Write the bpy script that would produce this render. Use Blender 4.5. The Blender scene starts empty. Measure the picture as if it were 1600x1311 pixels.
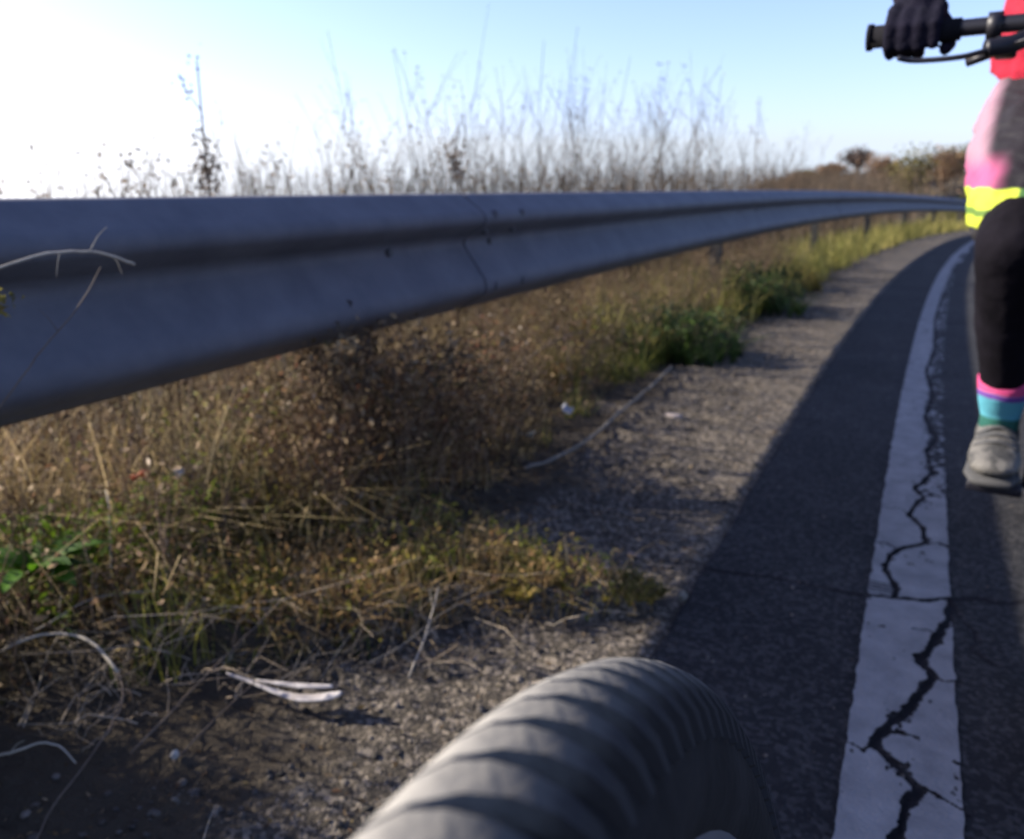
import bpy, bmesh, math, random
import numpy as np
from mathutils import Vector, Matrix, Euler
random.seed(7)
rng = np.random.default_rng(11)
S = bpy.context.scene
COL = S.collection
PI = math.pi
R = math.radians

# ------------------------------------------------------------------ camera, sky, sun, exposure
cam_d = bpy.data.cameras.new('camera')
cam = bpy.data.objects.new('camera', cam_d); COL.objects.link(cam)
cam.location = (0, 0, .8)
cam.rotation_euler = (R(90 - 16.15), 0, R(26.17))
cam_d.sensor_width = 36; cam_d.lens = 28.125
cam_d.clip_start = .01; cam_d.clip_end = 6000
cam_d.dof.use_dof = True; cam_d.dof.focus_distance = .40; cam_d.dof.aperture_fstop = 9.5
S.camera = cam

SUN_EL, SUN_AZ = 27.0, -106.0          # azimuth measured from +Y towards +X
W = bpy.data.worlds.new('World'); S.world = W; W.use_nodes = True
nt = W.node_tree; nt.nodes.clear()
wo = nt.nodes.new('ShaderNodeOutputWorld'); bg = nt.nodes.new('ShaderNodeBackground')
sky = nt.nodes.new('ShaderNodeTexSky'); sky.sky_type = 'NISHITA'; sky.sun_disc = False
sky.sun_elevation = R(SUN_EL); sky.sun_rotation = R(SUN_AZ)
sky.altitude = 300; sky.air_density = 1.0; sky.dust_density = 1.8; sky.ozone_density = 2.0
tc = nt.nodes.new('ShaderNodeTexCoord'); sp = nt.nodes.new('ShaderNodeSeparateXYZ'); cb = nt.nodes.new('ShaderNodeCombineXYZ')
mx = nt.nodes.new('ShaderNodeMath'); mx.operation = 'MAXIMUM'; mx.inputs[1].default_value = .05
nt.links.new(tc.outputs['Generated'], sp.inputs[0])
nt.links.new(sp.outputs[0], cb.inputs[0]); nt.links.new(sp.outputs[1], cb.inputs[1])
nt.links.new(sp.outputs[2], mx.inputs[0]); nt.links.new(mx.outputs[0], cb.inputs[2])
nt.links.new(cb.outputs[0], sky.inputs[0])
wb = nt.nodes.new('ShaderNodeMix'); wb.data_type = 'RGBA'; wb.blend_type = 'MULTIPLY'; wb.inputs[0].default_value = 1
wb.inputs[7].default_value = (.96, .93, 1.19, 1); nt.links.new(sky.outputs[0], wb.inputs[6])
nt.links.new(wb.outputs[2], bg.inputs[0]); bg.inputs[1].default_value = .105
nt.links.new(bg.outputs[0], wo.inputs[0])

sd = bpy.data.lights.new('sun', 'SUN'); sun = bpy.data.objects.new('sun', sd); COL.objects.link(sun)
sd.energy = 5.0; sd.angle = R(.55); sd.color = (1, .91, .78)
tosun = Vector((math.sin(R(SUN_AZ)) * math.cos(R(SUN_EL)), math.cos(R(SUN_AZ)) * math.cos(R(SUN_EL)), math.sin(R(SUN_EL))))
sun.rotation_euler = tosun.to_track_quat('Z', 'Y').to_euler()
sun.location = tosun * 20
S.view_settings.view_transform = 'Standard'; S.view_settings.look = 'None'
S.view_settings.exposure = 1.4; S.view_settings.gamma = 1; S.view_settings.use_curve_mapping = False
S.render.engine = 'CYCLES'

# ------------------------------------------------------------------ materials
def mat(name, c, rough=.8, c2=None, scale=6., bump=0., bscale=80., metal=0., trans=0., island=None, spec=.3, detail=5., contrast=(.35, .65), coat=0.):
    m = bpy.data.materials.new(name); m.use_nodes = True
    t = m.node_tree; n = t.nodes; l = t.links
    b = n['Principled BSDF']; out = n['Material Output']
    b.inputs['Roughness'].default_value = rough; b.inputs['Metallic'].default_value = metal
    b.inputs['Specular IOR Level'].default_value = spec; b.inputs['Coat Weight'].default_value = coat
    b.inputs['Base Color'].default_value = (*c, 1)
    col = None
    tcn = n.new('ShaderNodeTexCoord')
    if island:
        g = n.new('ShaderNodeNewGeometry'); r = n.new('ShaderNodeValToRGB')
        r.color_ramp.interpolation = 'LINEAR'
        k = len(island)
        while len(r.color_ramp.elements) < k: r.color_ramp.elements.new(.5)
        for i, cc in enumerate(island):
            r.color_ramp.elements[i].position = i / (k - 1); r.color_ramp.elements[i].color = (*cc, 1)
        l.new(g.outputs['Random Per Island'], r.inputs[0]); col = r.outputs[0]
        pn = n.new('ShaderNodeTexNoise'); pn.inputs['Scale'].default_value = 4.5; pn.inputs['Detail'].default_value = 3; l.new(tcn.outputs['Object'], pn.inputs['Vector'])
        pr = n.new('ShaderNodeValToRGB'); pr.color_ramp.elements[0].position = .36; pr.color_ramp.elements[1].position = .64
        pr.color_ramp.elements[0].color = (.42, .42, .40, 1); pr.color_ramp.elements[1].color = (1.15, 1.05, .95, 1)
        pm = n.new('ShaderNodeMix'); pm.data_type = 'RGBA'; pm.blend_type = 'MULTIPLY'; pm.inputs[0].default_value = 1
        l.new(pn.outputs[0], pr.inputs[0]); l.new(col, pm.inputs[6]); l.new(pr.outputs[0], pm.inputs[7]); col = pm.outputs[2]
    if c2 is not None:
        no = n.new('ShaderNodeTexNoise'); no.inputs['Scale'].default_value = scale; no.inputs['Detail'].default_value = detail
        no.inputs['Roughness'].default_value = .65
        l.new(tcn.outputs['Object'], no.inputs['Vector'])
        r = n.new('ShaderNodeValToRGB'); r.color_ramp.elements[0].position = contrast[0]; r.color_ramp.elements[1].position = contrast[1]
        r.color_ramp.elements[0].color = (*c, 1); r.color_ramp.elements[1].color = (*c2, 1)
        l.new(no.outputs[0], r.inputs[0]); col = r.outputs[0]
    if col: l.new(col, b.inputs['Base Color'])
    if bump:
        no = n.new('ShaderNodeTexNoise'); no.inputs['Scale'].default_value = bscale; no.inputs['Detail'].default_value = 6
        l.new(tcn.outputs['Object'], no.inputs['Vector'])
        bu = n.new('ShaderNodeBump'); bu.inputs['Strength'].default_value = bump; bu.inputs['Distance'].default_value = .01
        l.new(no.outputs[0], bu.inputs['Height']); l.new(bu.outputs[0], b.inputs['Normal'])
    if trans:
        tr = n.new('ShaderNodeBsdfTranslucent'); ms = n.new('ShaderNodeMixShader'); ms.inputs[0].default_value = trans
        tr.inputs[0].default_value = (*c, 1)
        if col: l.new(col, tr.inputs[0])
        l.new(b.outputs[0], ms.inputs[1]); l.new(tr.outputs[0], ms.inputs[2]); l.new(ms.outputs[0], out.inputs[0])
    return m

def asphalt_mat(name, base, light, attr=False):
    m = mat(name, base, .9, bump=.9, bscale=170., spec=.12)
    t = m.node_tree; n = t.nodes; l = t.links; b = n['Principled BSDF']
    tcn = n.new('ShaderNodeTexCoord')
    v = n.new('ShaderNodeTexVoronoi'); v.inputs['Scale'].default_value = 130; l.new(tcn.outputs['Object'], v.inputs['Vector'])
    sepc = n.new('ShaderNodeSeparateColor'); l.new(v.outputs['Color'], sepc.inputs[0])
    r = n.new('ShaderNodeValToRGB'); r.color_ramp.elements[0].position = .45; r.color_ramp.elements[1].position = 1.
    r.color_ramp.elements[0].color = (*base, 1); r.color_ramp.elements[1].color = (*light, 1)
    l.new(sepc.outputs[0], r.inputs[0])
    no = n.new('ShaderNodeTexNoise'); no.inputs['Scale'].default_value = 2.2; no.inputs['Detail'].default_value = 7; no.inputs['Roughness'].default_value = .7
    l.new(tcn.outputs['Object'], no.inputs['Vector'])
    r2 = n.new('ShaderNodeValToRGB'); r2.color_ramp.elements[0].position = .3; r2.color_ramp.elements[1].position = .7
    r2.color_ramp.elements[0].color = (.62, .62, .62, 1); r2.color_ramp.elements[1].color = (1.3, 1.27, 1.2, 1)
    l.new(no.outputs[0], r2.inputs[0])
    mu = n.new('ShaderNodeMix'); mu.data_type = 'RGBA'; mu.blend_type = 'MULTIPLY'; mu.inputs[0].default_value = 1
    l.new(r.outputs[0], mu.inputs[6]); l.new(r2.outputs[0], mu.inputs[7])
    last = mu.outputs[2]
    if attr:                                    # tar and dirt filling the cracks
        a = n.new('ShaderNodeAttribute'); a.attribute_name = 'crack'
        m2 = n.new('ShaderNodeMix'); m2.data_type = 'RGBA'; m2.inputs[7].default_value = (.017, .016, .018, 1)
        l.new(a.outputs['Fac'], m2.inputs[0]); l.new(last, m2.inputs[6]); last = m2.outputs[2]
    l.new(last, b.inputs['Base Color'])
    return m

# ------------------------------------------------------------------ helpers
def tag(o, label=None, cat=None, group=None, kind=None):
    if label: o['label'] = label
    if cat: o['category'] = cat
    if group: o['group'] = group
    if kind: o['kind'] = kind
    return o
def empty(name, loc=(0, 0, 0), rot=(0, 0, 0)):
    o = bpy.data.objects.new(name, None); COL.objects.link(o); o.location = loc; o.rotation_euler = rot
    o.empty_display_size = .1
    return o
def link(name, me, m=None, parent=None, smooth=False):
    o = bpy.data.objects.new(name, me); COL.objects.link(o)
    if m and not me.materials: me.materials.append(m)
    if parent: o.parent = parent
    if smooth: me.polygons.foreach_set('use_smooth', [True] * len(me.polygons))
    return o
def meshnp(name, v, f):
    """v (N,3), f (M,k) numpy, k = 3 or 4"""
    me = bpy.data.meshes.new(name)
    v = np.asarray(v, dtype=np.float32); f = np.asarray(f, dtype=np.int32); k = f.shape[1]
    me.vertices.add(len(v)); me.vertices.foreach_set('co', v.ravel())
    me.loops.add(f.size); me.loops.foreach_set('vertex_index', f.ravel())
    me.polygons.add(len(f)); me.polygons.foreach_set('loop_start', np.arange(0, f.size, k, dtype=np.int32))
    me.update(calc_edges=True)
    return me
def frames(path):
    P = [Vector(p) for p in path]; T = []
    for i in range(len(P)):
        a = P[max(0, i - 1)]; b = P[min(len(P) - 1, i + 1)]; T.append((b - a).normalized())
    up = Vector((0, 0, 1)) if abs(T[0].z) < .9 else Vector((1, 0, 0))
    N = (up - T[0] * up.dot(T[0])).normalized(); out = []
    for t in T:
        N = (N - t * N.dot(t)).normalized(); out.append((t, N, t.cross(N)))
    return P, out
def sweep(bm, path, rad, n=10, cap=True):
    """rad: number, list of numbers or list of (r_up, r_side)"""
    P, F = frames(path); rings = []
    for i, (p, (t, N, B)) in enumerate(zip(P, F)):
        r = rad[i] if isinstance(rad, (list, tuple)) else rad
        ru, rs = r if isinstance(r, (list, tuple)) else (r, r)
        rings.append([bm.verts.new(p + N * (math.cos(2 * PI * k / n) * ru) + B * (math.sin(2 * PI * k / n) * rs)) for k in range(n)])
    for a, b in zip(rings, rings[1:]):
        for k in range(n): bm.faces.new((a[k], a[(k + 1) % n], b[(k + 1) % n], b[k]))
    if cap: bm.faces.new(rings[0][::-1]); bm.faces.new(rings[-1])
def box(bm, c, s, rot=None, bev=0):
    g = bmesh.ops.create_cube(bm, size=1); M = Matrix.Diagonal((*s, 1))
    M = Matrix.Translation(c) @ (rot.to_matrix().to_4x4() if rot else Matrix()) @ M
    bmesh.ops.transform(bm, matrix=M, verts=g['verts'])
    if bev:
        es = list({e for v in g['verts'] for e in v.link_edges})
        bmesh.ops.bevel(bm, geom=es, offset=bev, segments=2, affect='EDGES', profile=.6)
def ball(bm, c, r, sub=2):
    r = r if isinstance(r, (tuple, list)) else (r, r, r)
    bmesh.ops.create_icosphere(bm, subdivisions=sub, radius=1, matrix=Matrix.Translation(c) @ Matrix.Diagonal((*r, 1)))
def done(name, bm, m, parent=None, smooth=True, remesh=0, sm=0, bev=0):
    me = bpy.data.meshes.new(name); bm.normal_update(); bm.to_mesh(me); bm.free()
    o = link(name, me, m, parent, smooth)
    if remesh:
        r = o.modifiers.new('remesh', 'REMESH'); r.mode = 'VOXEL'; r.voxel_size = remesh; r.use_smooth_shade = True
        if sm: s = o.modifiers.new('smooth', 'SMOOTH'); s.factor = .5; s.iterations = sm
    if bev:
        b = o.modifiers.new('bevel', 'BEVEL'); b.width = bev; b.segments = 2
    return o
def wrinkle(o, strength, size, stretch=1):
    tx = bpy.data.textures.new('folds', 'CLOUDS'); tx.noise_scale = size; tx.noise_depth = 3
    d = o.modifiers.new('folds', 'DISPLACE'); d.texture = tx; d.strength = strength; d.mid_level = .5; d.texture_coords = 'LOCAL'
    return o
def caps(bm, pts, rad, n=14):
    sweep(bm, pts, rad, n)
    for p, r in zip(pts, rad):
        rr = r if isinstance(r, (tuple, list)) else (r, r)
        m_ = min(rr); ball(bm, p, m_ * .98, 2)

# 2-D value noise (numpy)
def vnoise(x, y, seed=0):
    xi = np.floor(x).astype(np.int64); yi = np.floor(y).astype(np.int64); fx = x - xi; fy = y - yi
    fx = fx * fx * (3 - 2 * fx); fy = fy * fy * (3 - 2 * fy)
    def h(a, b):
        n = (a * 374761393 + b * 668265263 + seed * 1442695041) & 0x7fffffff
        n = ((n ^ (n >> 13)) * 1274126177) & 0x7fffffff
        return ((n ^ (n >> 16)) & 0xffff) / 65535.
    return (h(xi, yi) * (1 - fx) + h(xi + 1, yi) * fx) * (1 - fy) + (h(xi, yi + 1) * (1 - fx) + h(xi + 1, yi + 1) * fx) * fy
def fbm(x, y, o=4, seed=0):
    s = 0; a = .5
    for i in range(o): s = s + a * vnoise(x, y, seed + i * 17); x = x * 2.03; y = y * 2.03; a *= .5
    return s

# ------------------------------------------------------------------ terrain: the road bends right and drops away
def cur(Y):
    Y = np.asarray(Y, float); d = np.maximum(0, Y - .65)
    return np.where(d < 90, .00375 * d * d, .00375 * 8100 + .675 * (d - 90))
def droop(Y):
    Y = np.asarray(Y, float); d = np.maximum(0, Y - 5)
    return np.where(d < 60, .0007 * d * d, .0007 * 3600 + .084 * (d - 60))
def ss(a, b, x):
    t = np.clip((x - a) / (b - a), 0, 1); return t * t * (3 - 2 * t)
def front(Y):
    """where the vegetation stops towards the road"""
    Y = np.asarray(Y, float)
    pts = np.array([(-5, -1.0), (.3, -1.14), (.72, -1.14), (.84, -1.02), (.93, -.92), (1.02, -.80), (1.18, -.68), (1.29, -.46), (1.36, -.34), (1.41, -.36), (1.45, -.70), (1.53, -.92), (1.75, -1.0), (2.3, -1.03), (3.2, -1.05), (4, -.98), (6, -.90), (9, -.88), (200, -.88)])
    return np.interp(Y, pts[:, 0], pts[:, 1]) + .09 * (vnoise(Y * 4.1, Y * 0, 77) - .5) * (1 + (Y < 1.55) * .2)
def zg(s, Y):
    """height of the ground, s = distance right of the white line's left edge"""
    s = np.asarray(s, float); Y = np.asarray(Y, float)
    z = -droop(np.minimum(Y, 110)) - .02 * np.maximum(0, Y - 110)
    left = np.maximum(0, -s - 1.45)
    drop = .38 * np.minimum(left, 14) + .03 * np.maximum(0, left - 14)
    X = s + cur(Y)
    g = ss(24, 46, Y) * (1 - ss(75, 120, Y)) * ss(-15, -7, X) * ss(1.7, 4.5, -s)
    hill = .9 + 1.0 * fbm(X * .13, Y * .13, 3, 5)
    zl = z - drop
    zl = zl * (1 - g) + hill * g
    right = np.maximum(0, s - 8.2)
    z = z + .05 * ss(.01, -.07, s - front(Y)) * (1 - ss(1.5, 1.8, Y)) * ss(.7, .85, Y)
    zl = zl + .05 * (1 - ss(1.5, 1.8, Y)) * ss(.7, .85, Y) * (s < -1.45)
    z = np.where(s < -1.45, zl, z - .3 * np.minimum(right, 8) - .03 * np.maximum(0, right - 8))
    m = ss(1.2, 1.8, -s)
    return z + (fbm(s * 3, Y * 3, 3, 9) - .45) * .09 * m
def bump_sh(s, Y):
    """relief of the trodden shoulder: stones and shallow ridges across it"""
    k = 1 - .75 * ss(-.62, -.36, s)
    r = (fbm(s * 5, Y * 30, 3, 3) - .45) * .044 + (fbm(s * 60, Y * 75, 2, 4) - .37) * .013 + (fbm(s * 4, Y * 9, 3, 8) - .45) * .022
    return r * k
def sheet(name, sa, ya, zf, m, kind='structure', smooth=True):
    s, Y = np.meshgrid(sa, ya); z = zf(s, Y)
    v = np.stack([(s + cur(Y)).ravel(), Y.ravel(), z.ravel()], 1)
    ns, ny = len(sa), len(ya); i = np.arange((ny - 1) * (ns - 1)); a = (i // (ns - 1)) * ns + i % (ns - 1)
    o = link(name, meshnp(name, v, np.stack([a, a + 1, a + ns + 1, a + ns], 1)), m, smooth=smooth)
    if kind: o['kind'] = kind
    return o, s, Y

M_soil = mat('soil', (.022, .018, .014), .95, (.05, .042, .03), 3.5, .6, 60.)
M_far = mat('hill_soil', (.06, .05, .035), .95, (.10, .085, .06), .6, .5, 8.)
sa = np.concatenate([[-2500, -1200, -600, -300, -150, -80, -50], np.arange(-36, -6, 1.2), np.arange(-6, -.8, .12), [-.6, 0, 2, 4, 7, 8.2], np.arange(9, 30, 2.5), [60, 150, 400, 1200, 2500]])
ya = np.concatenate([[-400, -150, -60, -30, -15, -8, -4, -2], np.arange(-1, 12, .15), np.arange(12, 30, .5), np.arange(30, 130, 1.5), [150, 200, 300, 500, 900, 1600, 3000]])
sheet('ground', sa, ya, lambda s, Y: zg(s, Y) - .03 * ss(-1.2, -.9, s), M_soil)

# the gravelly shoulder
M_sh = asphalt_mat('shoulder_grit', (.054, .047, .039), (.20, .172, .142))
sa = np.concatenate([np.arange(-1.42, -.055, .0085), [-.05]])
ya = np.concatenate([np.arange(-3, .35, .1), np.arange(.35, 3.6, .0085), np.arange(3.6, 8, .03), np.arange(8, 20, .12), np.arange(20, 110, 1.)])
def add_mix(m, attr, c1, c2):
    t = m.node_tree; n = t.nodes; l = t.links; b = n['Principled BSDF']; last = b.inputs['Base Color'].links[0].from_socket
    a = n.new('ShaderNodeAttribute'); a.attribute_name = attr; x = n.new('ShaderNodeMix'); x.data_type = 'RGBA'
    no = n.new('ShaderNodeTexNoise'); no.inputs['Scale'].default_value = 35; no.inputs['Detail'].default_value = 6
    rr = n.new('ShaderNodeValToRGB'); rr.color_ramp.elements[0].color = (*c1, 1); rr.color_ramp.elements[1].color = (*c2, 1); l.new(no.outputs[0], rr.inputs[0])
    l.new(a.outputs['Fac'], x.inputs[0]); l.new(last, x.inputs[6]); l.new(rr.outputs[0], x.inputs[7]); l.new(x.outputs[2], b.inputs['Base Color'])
def zsh(s, Y):
    e = ss(-.28, -.36, s) * (1 - ss(-1.1, -1.35, s))
    return zg(s, Y) + .004 + bump_sh(s, Y) * e * (1 - ss(10, 25, Y)) - .05 * ss(-1.2, -1.42, s) - .02 * ss(-.36, -.28, s)
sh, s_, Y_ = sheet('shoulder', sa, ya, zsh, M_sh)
add_mix(M_sh, 'soil', (.022, .018, .013), (.075, .060, .042))  # soil attribute holds the verge soil and the painted shade
soil_shade = ss(-.78, -1.0, s_ + .5 * (fbm(s_ * 5, Y_ * 5, 4, 15) - .45) - .22 * ss(1.0, .6, Y_) - .20 * np.exp(-((Y_ - 1.75) / .28) ** 2))  # verge soil, plus shade darkened into the colour at near left and beside the post
at = sh.data.attributes.new('soil', 'FLOAT', 'POINT'); at.data.foreach_set('value', soil_shade.ravel().astype(np.float32))

# cracks in the asphalt (s, Y)
CR = [
 ([(.080, .90), (.073, .965), (.096, 1.065), (.041, 1.137), (.048, 1.176), (.093, 1.285), (.114, 1.37), (.095, 1.424), (.129, 1.515), (.146, 1.60), (.150, 1.675)], .0084),
 ([(.047, 1.639), (.053, 1.68), (.023, 1.778), (.048, 1.89), (.103, 1.955), (.094, 2.056), (.062, 2.129), (.098, 2.275), (.072, 2.327), (.118, 2.485), (.098, 2.694), (.125, 2.868), (.090, 3.146), (.112, 3.516), (.080, 3.951), (.105, 4.6), (.085, 5.677), (.10, 7.2)], .0062),
 ([(-.35, 1.60), (-.16, 1.63), (0, 1.625), (.057, 1.638), (.103, 1.652), (.149, 1.683), (.207, 1.718), (.24, 1.711), (.288, 1.751), (.5, 1.80), (.9, 1.83), (1.6, 1.9)], .0055),
 ([(.041, 1.137), (.02, 1.12), (.005, 1.13), (-.03, 1.12)], .0028), ([(.114, 1.37), (.135, 1.36), (.155, 1.375)], .0026), ([(.096, 1.065), (.125, 1.06), (.16, 1.045)], .0024), ([(.048, 1.176), (.07, 1.19), (.10, 1.185)], .0022), ([(.129, 1.515), (.11, 1.53), (.085, 1.525)], .002),
 ([(.103, 1.955), (.13, 1.97), (.15, 1.95)], .0026), ([(.048, 1.89), (.02, 1.91), (-.01, 1.90)], .0024), ([(.062, 2.129), (.04, 2.16), (.015, 2.15)], .0024), ([(.103, 2.275), (.125, 2.30), (.14, 2.29)], .0026),
 ([(.15, 1.69), (.162, 1.62), (.19, 1.56), (.178, 1.50), (.21, 1.46)], .004),
]
def crackdist(s, Y):
    best = np.full(s.shape, 9.)
    for pts, w in CR:
        for (a, b), (c, d) in zip(pts, pts[1:]):
            dx, dy = c - a, d - b; L = dx * dx + dy * dy
            t = np.clip(((s - a) * dx + (Y - b) * dy) / L, 0, 1)
            best = np.minimum(best, np.hypot(s - a - t * dx, Y - b - t * dy) / w)
    return best
def wob(s, Y): return s + (fbm(s * 45 + 7, Y * 45, 3, 31) - .44) * .020, Y + (fbm(s * 45, Y * 45 + 9, 3, 37) - .44) * .020
sa = np.concatenate([[-.5, -.42], np.arange(-.39, -.28, .005), np.arange(-.28, 0, .0085), np.arange(0, .165, .0036), np.arange(.165, .32, .0075), np.arange(.34, 1, .04), np.arange(1, 7.2, .6), [7.2]])
ya = np.concatenate([np.arange(-3, .7, .2), np.arange(.7, 1.75, .0042), np.arange(1.75, 4.2, .0085), np.arange(4.2, 8, .03), np.arange(8, 30, .4), np.arange(30, 111, 1.5)])
def zroad(s, Y):
    ws, wy = wob(s, Y); d = crackdist(ws, wy)
    return zg(0, Y) + .004 + .0 * s - .0045 * (1 - ss(.4, 1.15, d)) - .05 * ss(-.325, -.35, s + .02 * (fbm(Y * 9, Y * 0, 3, 23) - .45)) + (fbm(s * 70, Y * 70, 2, 21) - .37) * .0025 * (Y < 6)
M_as = asphalt_mat('asphalt', (.019, .019, .021), (.052, .051, .052), True)
road, s_, Y_ = sheet('road', sa, ya, zroad, M_as)
ws, wy = wob(s_, Y_)
at = road.data.attributes.new('crack', 'FLOAT', 'POINT'); at.data.foreach_set('value', (1 - ss(.6, 1.2, crackdist(ws, wy))).ravel().astype(np.float32))

# worn white edge line laid on the road, broken where cracked and chipped
M_wl = mat('worn_white_paint', (.14, .14, .142), .85, (.21, .21, .21), 14., .5, 150., spec=.12)
sa = np.arange(0, .1515, .002); ya = np.concatenate([np.arange(-3, .7, .1), np.arange(.7, 2.2, .0026), np.arange(2.2, 4.2, .0045), np.arange(4.2, 9, .02), np.arange(9, 110, .5)])
s, Y = np.meshgrid(sa, ya)
edge = (fbm(Y * 30, Y * 0, 3, 41) - .45) * .008
s2 = s + edge * (s < .01) + (fbm(Y * 26, Y * 0 + 5, 3, 43) - .45) * .008 * (s > .14)
v = np.stack([(s2 + cur(Y)).ravel(), Y.ravel(), (zg(0, Y) + .0085).ravel()], 1)
sc_ = s[:-1, :-1] + .001; Yc = Y[:-1, :-1] + .002
ws, wy = wob(sc_, Yc)
chip = fbm(sc_ * 70, Yc * 55, 4, 51) - .04 + .10 * (1 - ss(1, 3.2, crackdist(ws, wy))) + .35 * fbm(sc_ * 9, Yc * 6, 2, 53)
keep = (crackdist(ws, wy) > 1.08) & (chip < .865 - .40 * ss(.085, .125, sc_ + .03 * fbm(Yc * 3, Yc * 0, 2, 57)) * ss(1.9, 3.0, Yc) - .05 * ((sc_ < .01) | (sc_ > .142)))
keep &= ~((Yc > 1.64) & (Yc < 1.70) & (sc_ < .045) & (np.sin(Yc * 420) > .2))
i = np.nonzero(keep.ravel())[0]; ns = len(sa); a = (i // (ns - 1)) * ns + i % (ns - 1)
o = link('road_line', meshnp('road_line', v, np.stack([a, a + 1, a + ns + 1, a + ns], 1)), M_wl); o['kind'] = 'structure'

# ------------------------------------------------------------------ stuff builders
def gpos(s, Y, dz=0):
    return np.stack([s + cur(Y), Y, zg(s, Y) + dz], 1)
def blades_mesh(name, base, h, w, lean, ang=None, seg=3):
    N = len(base); a = rng.uniform(0, 2 * PI, N) if ang is None else ang
    d = np.stack([np.cos(a), np.sin(a), np.zeros(N)], 1); fa = a + PI / 2 + rng.normal(0, .5, N)
    sdv = np.stack([np.cos(fa), np.sin(fa), np.zeros(N)], 1)
    V = []
    for k in range(seg + 1):
        t = k / seg
        p = base + d * (h * lean * t ** 1.8)[:, None]; p[:, 2] += h * (t - .35 * np.minimum(lean, 1.6) * t * t)
        ww = (w * (1 - t * t) * .5 + .00015)[:, None]
        V += [p - sdv * ww, p + sdv * ww]
    V = np.stack(V, 1).reshape(-1, 3); b = (np.arange(N) * 2 * (seg + 1))[:, None]
    F = np.concatenate([b + np.array([[2 * k, 2 * k + 1, 2 * k + 3, 2 * k + 2]]) for k in range(seg)])
    return meshnp(name, V, F)
def tubes_np(P, r):
    """P (N,K,3) paths, r (N,K): thin three-sided stems -> verts, faces"""
    N, K, _ = P.shape
    T = np.gradient(P, axis=1); T /= np.linalg.norm(T, axis=2, keepdims=True) + 1e-9
    up = np.zeros_like(T); up[..., 0] = .6; up[..., 1] = .8
    A = np.cross(T, up); A /= np.linalg.norm(A, axis=2, keepdims=True) + 1e-9; B = np.cross(T, A)
    V = np.stack([P + r[..., None] * (A * math.cos(q) + B * math.sin(q)) for q in (0, 2 * PI / 3, 4 * PI / 3)], 2)
    V = V.reshape(-1, 3); b = (np.arange(N) * K * 3)[:, None]; F = []
    for k in range(K - 1):
        for j in range(3):
            j2 = (j + 1) % 3; F.append(b + np.array([[3 * k + j, 3 * k + j2, 3 * k + 3 + j2, 3 * k + 3 + j]]))
    return V, np.concatenate(F)
def stems(base, H, lean, r0, nb, K=6, blen=.32, wig=.05):
    """main stems with side branches; returns list of (V,F) and branch tips"""
    N = len(base); a = rng.uniform(0, 2 * PI, N); t = np.linspace(0, 1, K)
    d = np.stack([np.cos(a), np.sin(a), np.zeros(N)], 1)
    P = base[:, None] + d[:, None] * (H * lean)[:, None, None] * (t ** 1.6)[None, :, None]
    P[..., 2] += H[:, None] * t[None]
    P += rng.normal(0, wig, P.shape) * H[:, None, None] * t[None, :, None] * .5
    r = r0[:, None] * (1 - .75 * t)[None]
    out = [tubes_np(P, r)]; tips = [P[:, -1]]
    for b in range(nb):
        tb = rng.uniform(.25, .93, N); f = tb * (K - 1); i0 = np.clip(f.astype(int), 0, K - 2); fr = (f - i0)[:, None]
        st = P[np.arange(N), i0] * (1 - fr) + P[np.arange(N), i0 + 1] * fr
        L = H * blen * (1.15 - tb) * rng.uniform(.5, 1.4, N); a2 = rng.uniform(0, 2 * PI, N)
        dd = np.stack([np.cos(a2) * .75, np.sin(a2) * .75, rng.uniform(.4, 1.1, N)], 1)
        t4 = np.linspace(0, 1, 4); Q = st[:, None] + dd[:, None] * L[:, None, None] * t4[None, :, None]
        Q[..., 2] += L[:, None] * .35 * t4[None] ** 2
        Q += rng.normal(0, .03, Q.shape) * L[:, None, None]
        out.append(tubes_np(Q, (r0 * (1 - .6 * tb) * .6)[:, None] * (1 - .6 * t4)[None])); tips.append(Q[:, -1]); tips.append(Q[:, 2])
    return out, np.concatenate(tips)
def merge(vf):
    V = []; F = []; o = 0
    for v, f in vf: V.append(v); F.append(f + o); o += len(v)
    return np.concatenate(V), np.concatenate(F)
def flakes(c, size, flat=.0, aspect=.6):
    """small bent leaves, two quads each"""
    N = len(c)
    q = rng.normal(size=(N, 3)); q[:, 2] *= (1 - flat); q /= np.linalg.norm(q, axis=1, keepdims=True)
    u = rng.normal(size=(N, 3)); u -= q * (u * q).sum(1, keepdims=True); 
    nrm = np.cross(q, u); nrm /= np.linalg.norm(nrm, axis=1, keepdims=True)
    u = np.cross(nrm, q)
    L = (size * rng.uniform(.6, 1.4, N))[:, None]; Wd = L * aspect * .5
    cur_ = nrm * L * rng.uniform(-.35, .35, N)[:, None]
    V = np.stack([c - q * L * .5 - u * Wd * .35, c - q * L * .5 + u * Wd * .35, c + u * Wd + cur_, c - u * Wd + cur_,
                  c + q * L * .5 + u * Wd * .2 , c + q * L * .5 - u * Wd * .2], 1).reshape(-1, 3)
    b = (np.arange(N) * 6)[:, None]
    return V, np.concatenate([b + np.array([[0, 1, 2, 3]]), b + np.array([[3, 2, 4, 5]])])
def stuff(name, me, m, label, cat):
    o = link(name, me, m); tag(o, label, cat, kind='stuff'); return o
def scatter(N, s0, s1, y0, y1, p=1.4):
    """denser near the camera"""
    u = rng.uniform(0, 1, N) ** p
    return rng.uniform(s0, s1, N), y0 + (y1 - y0) * u

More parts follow.
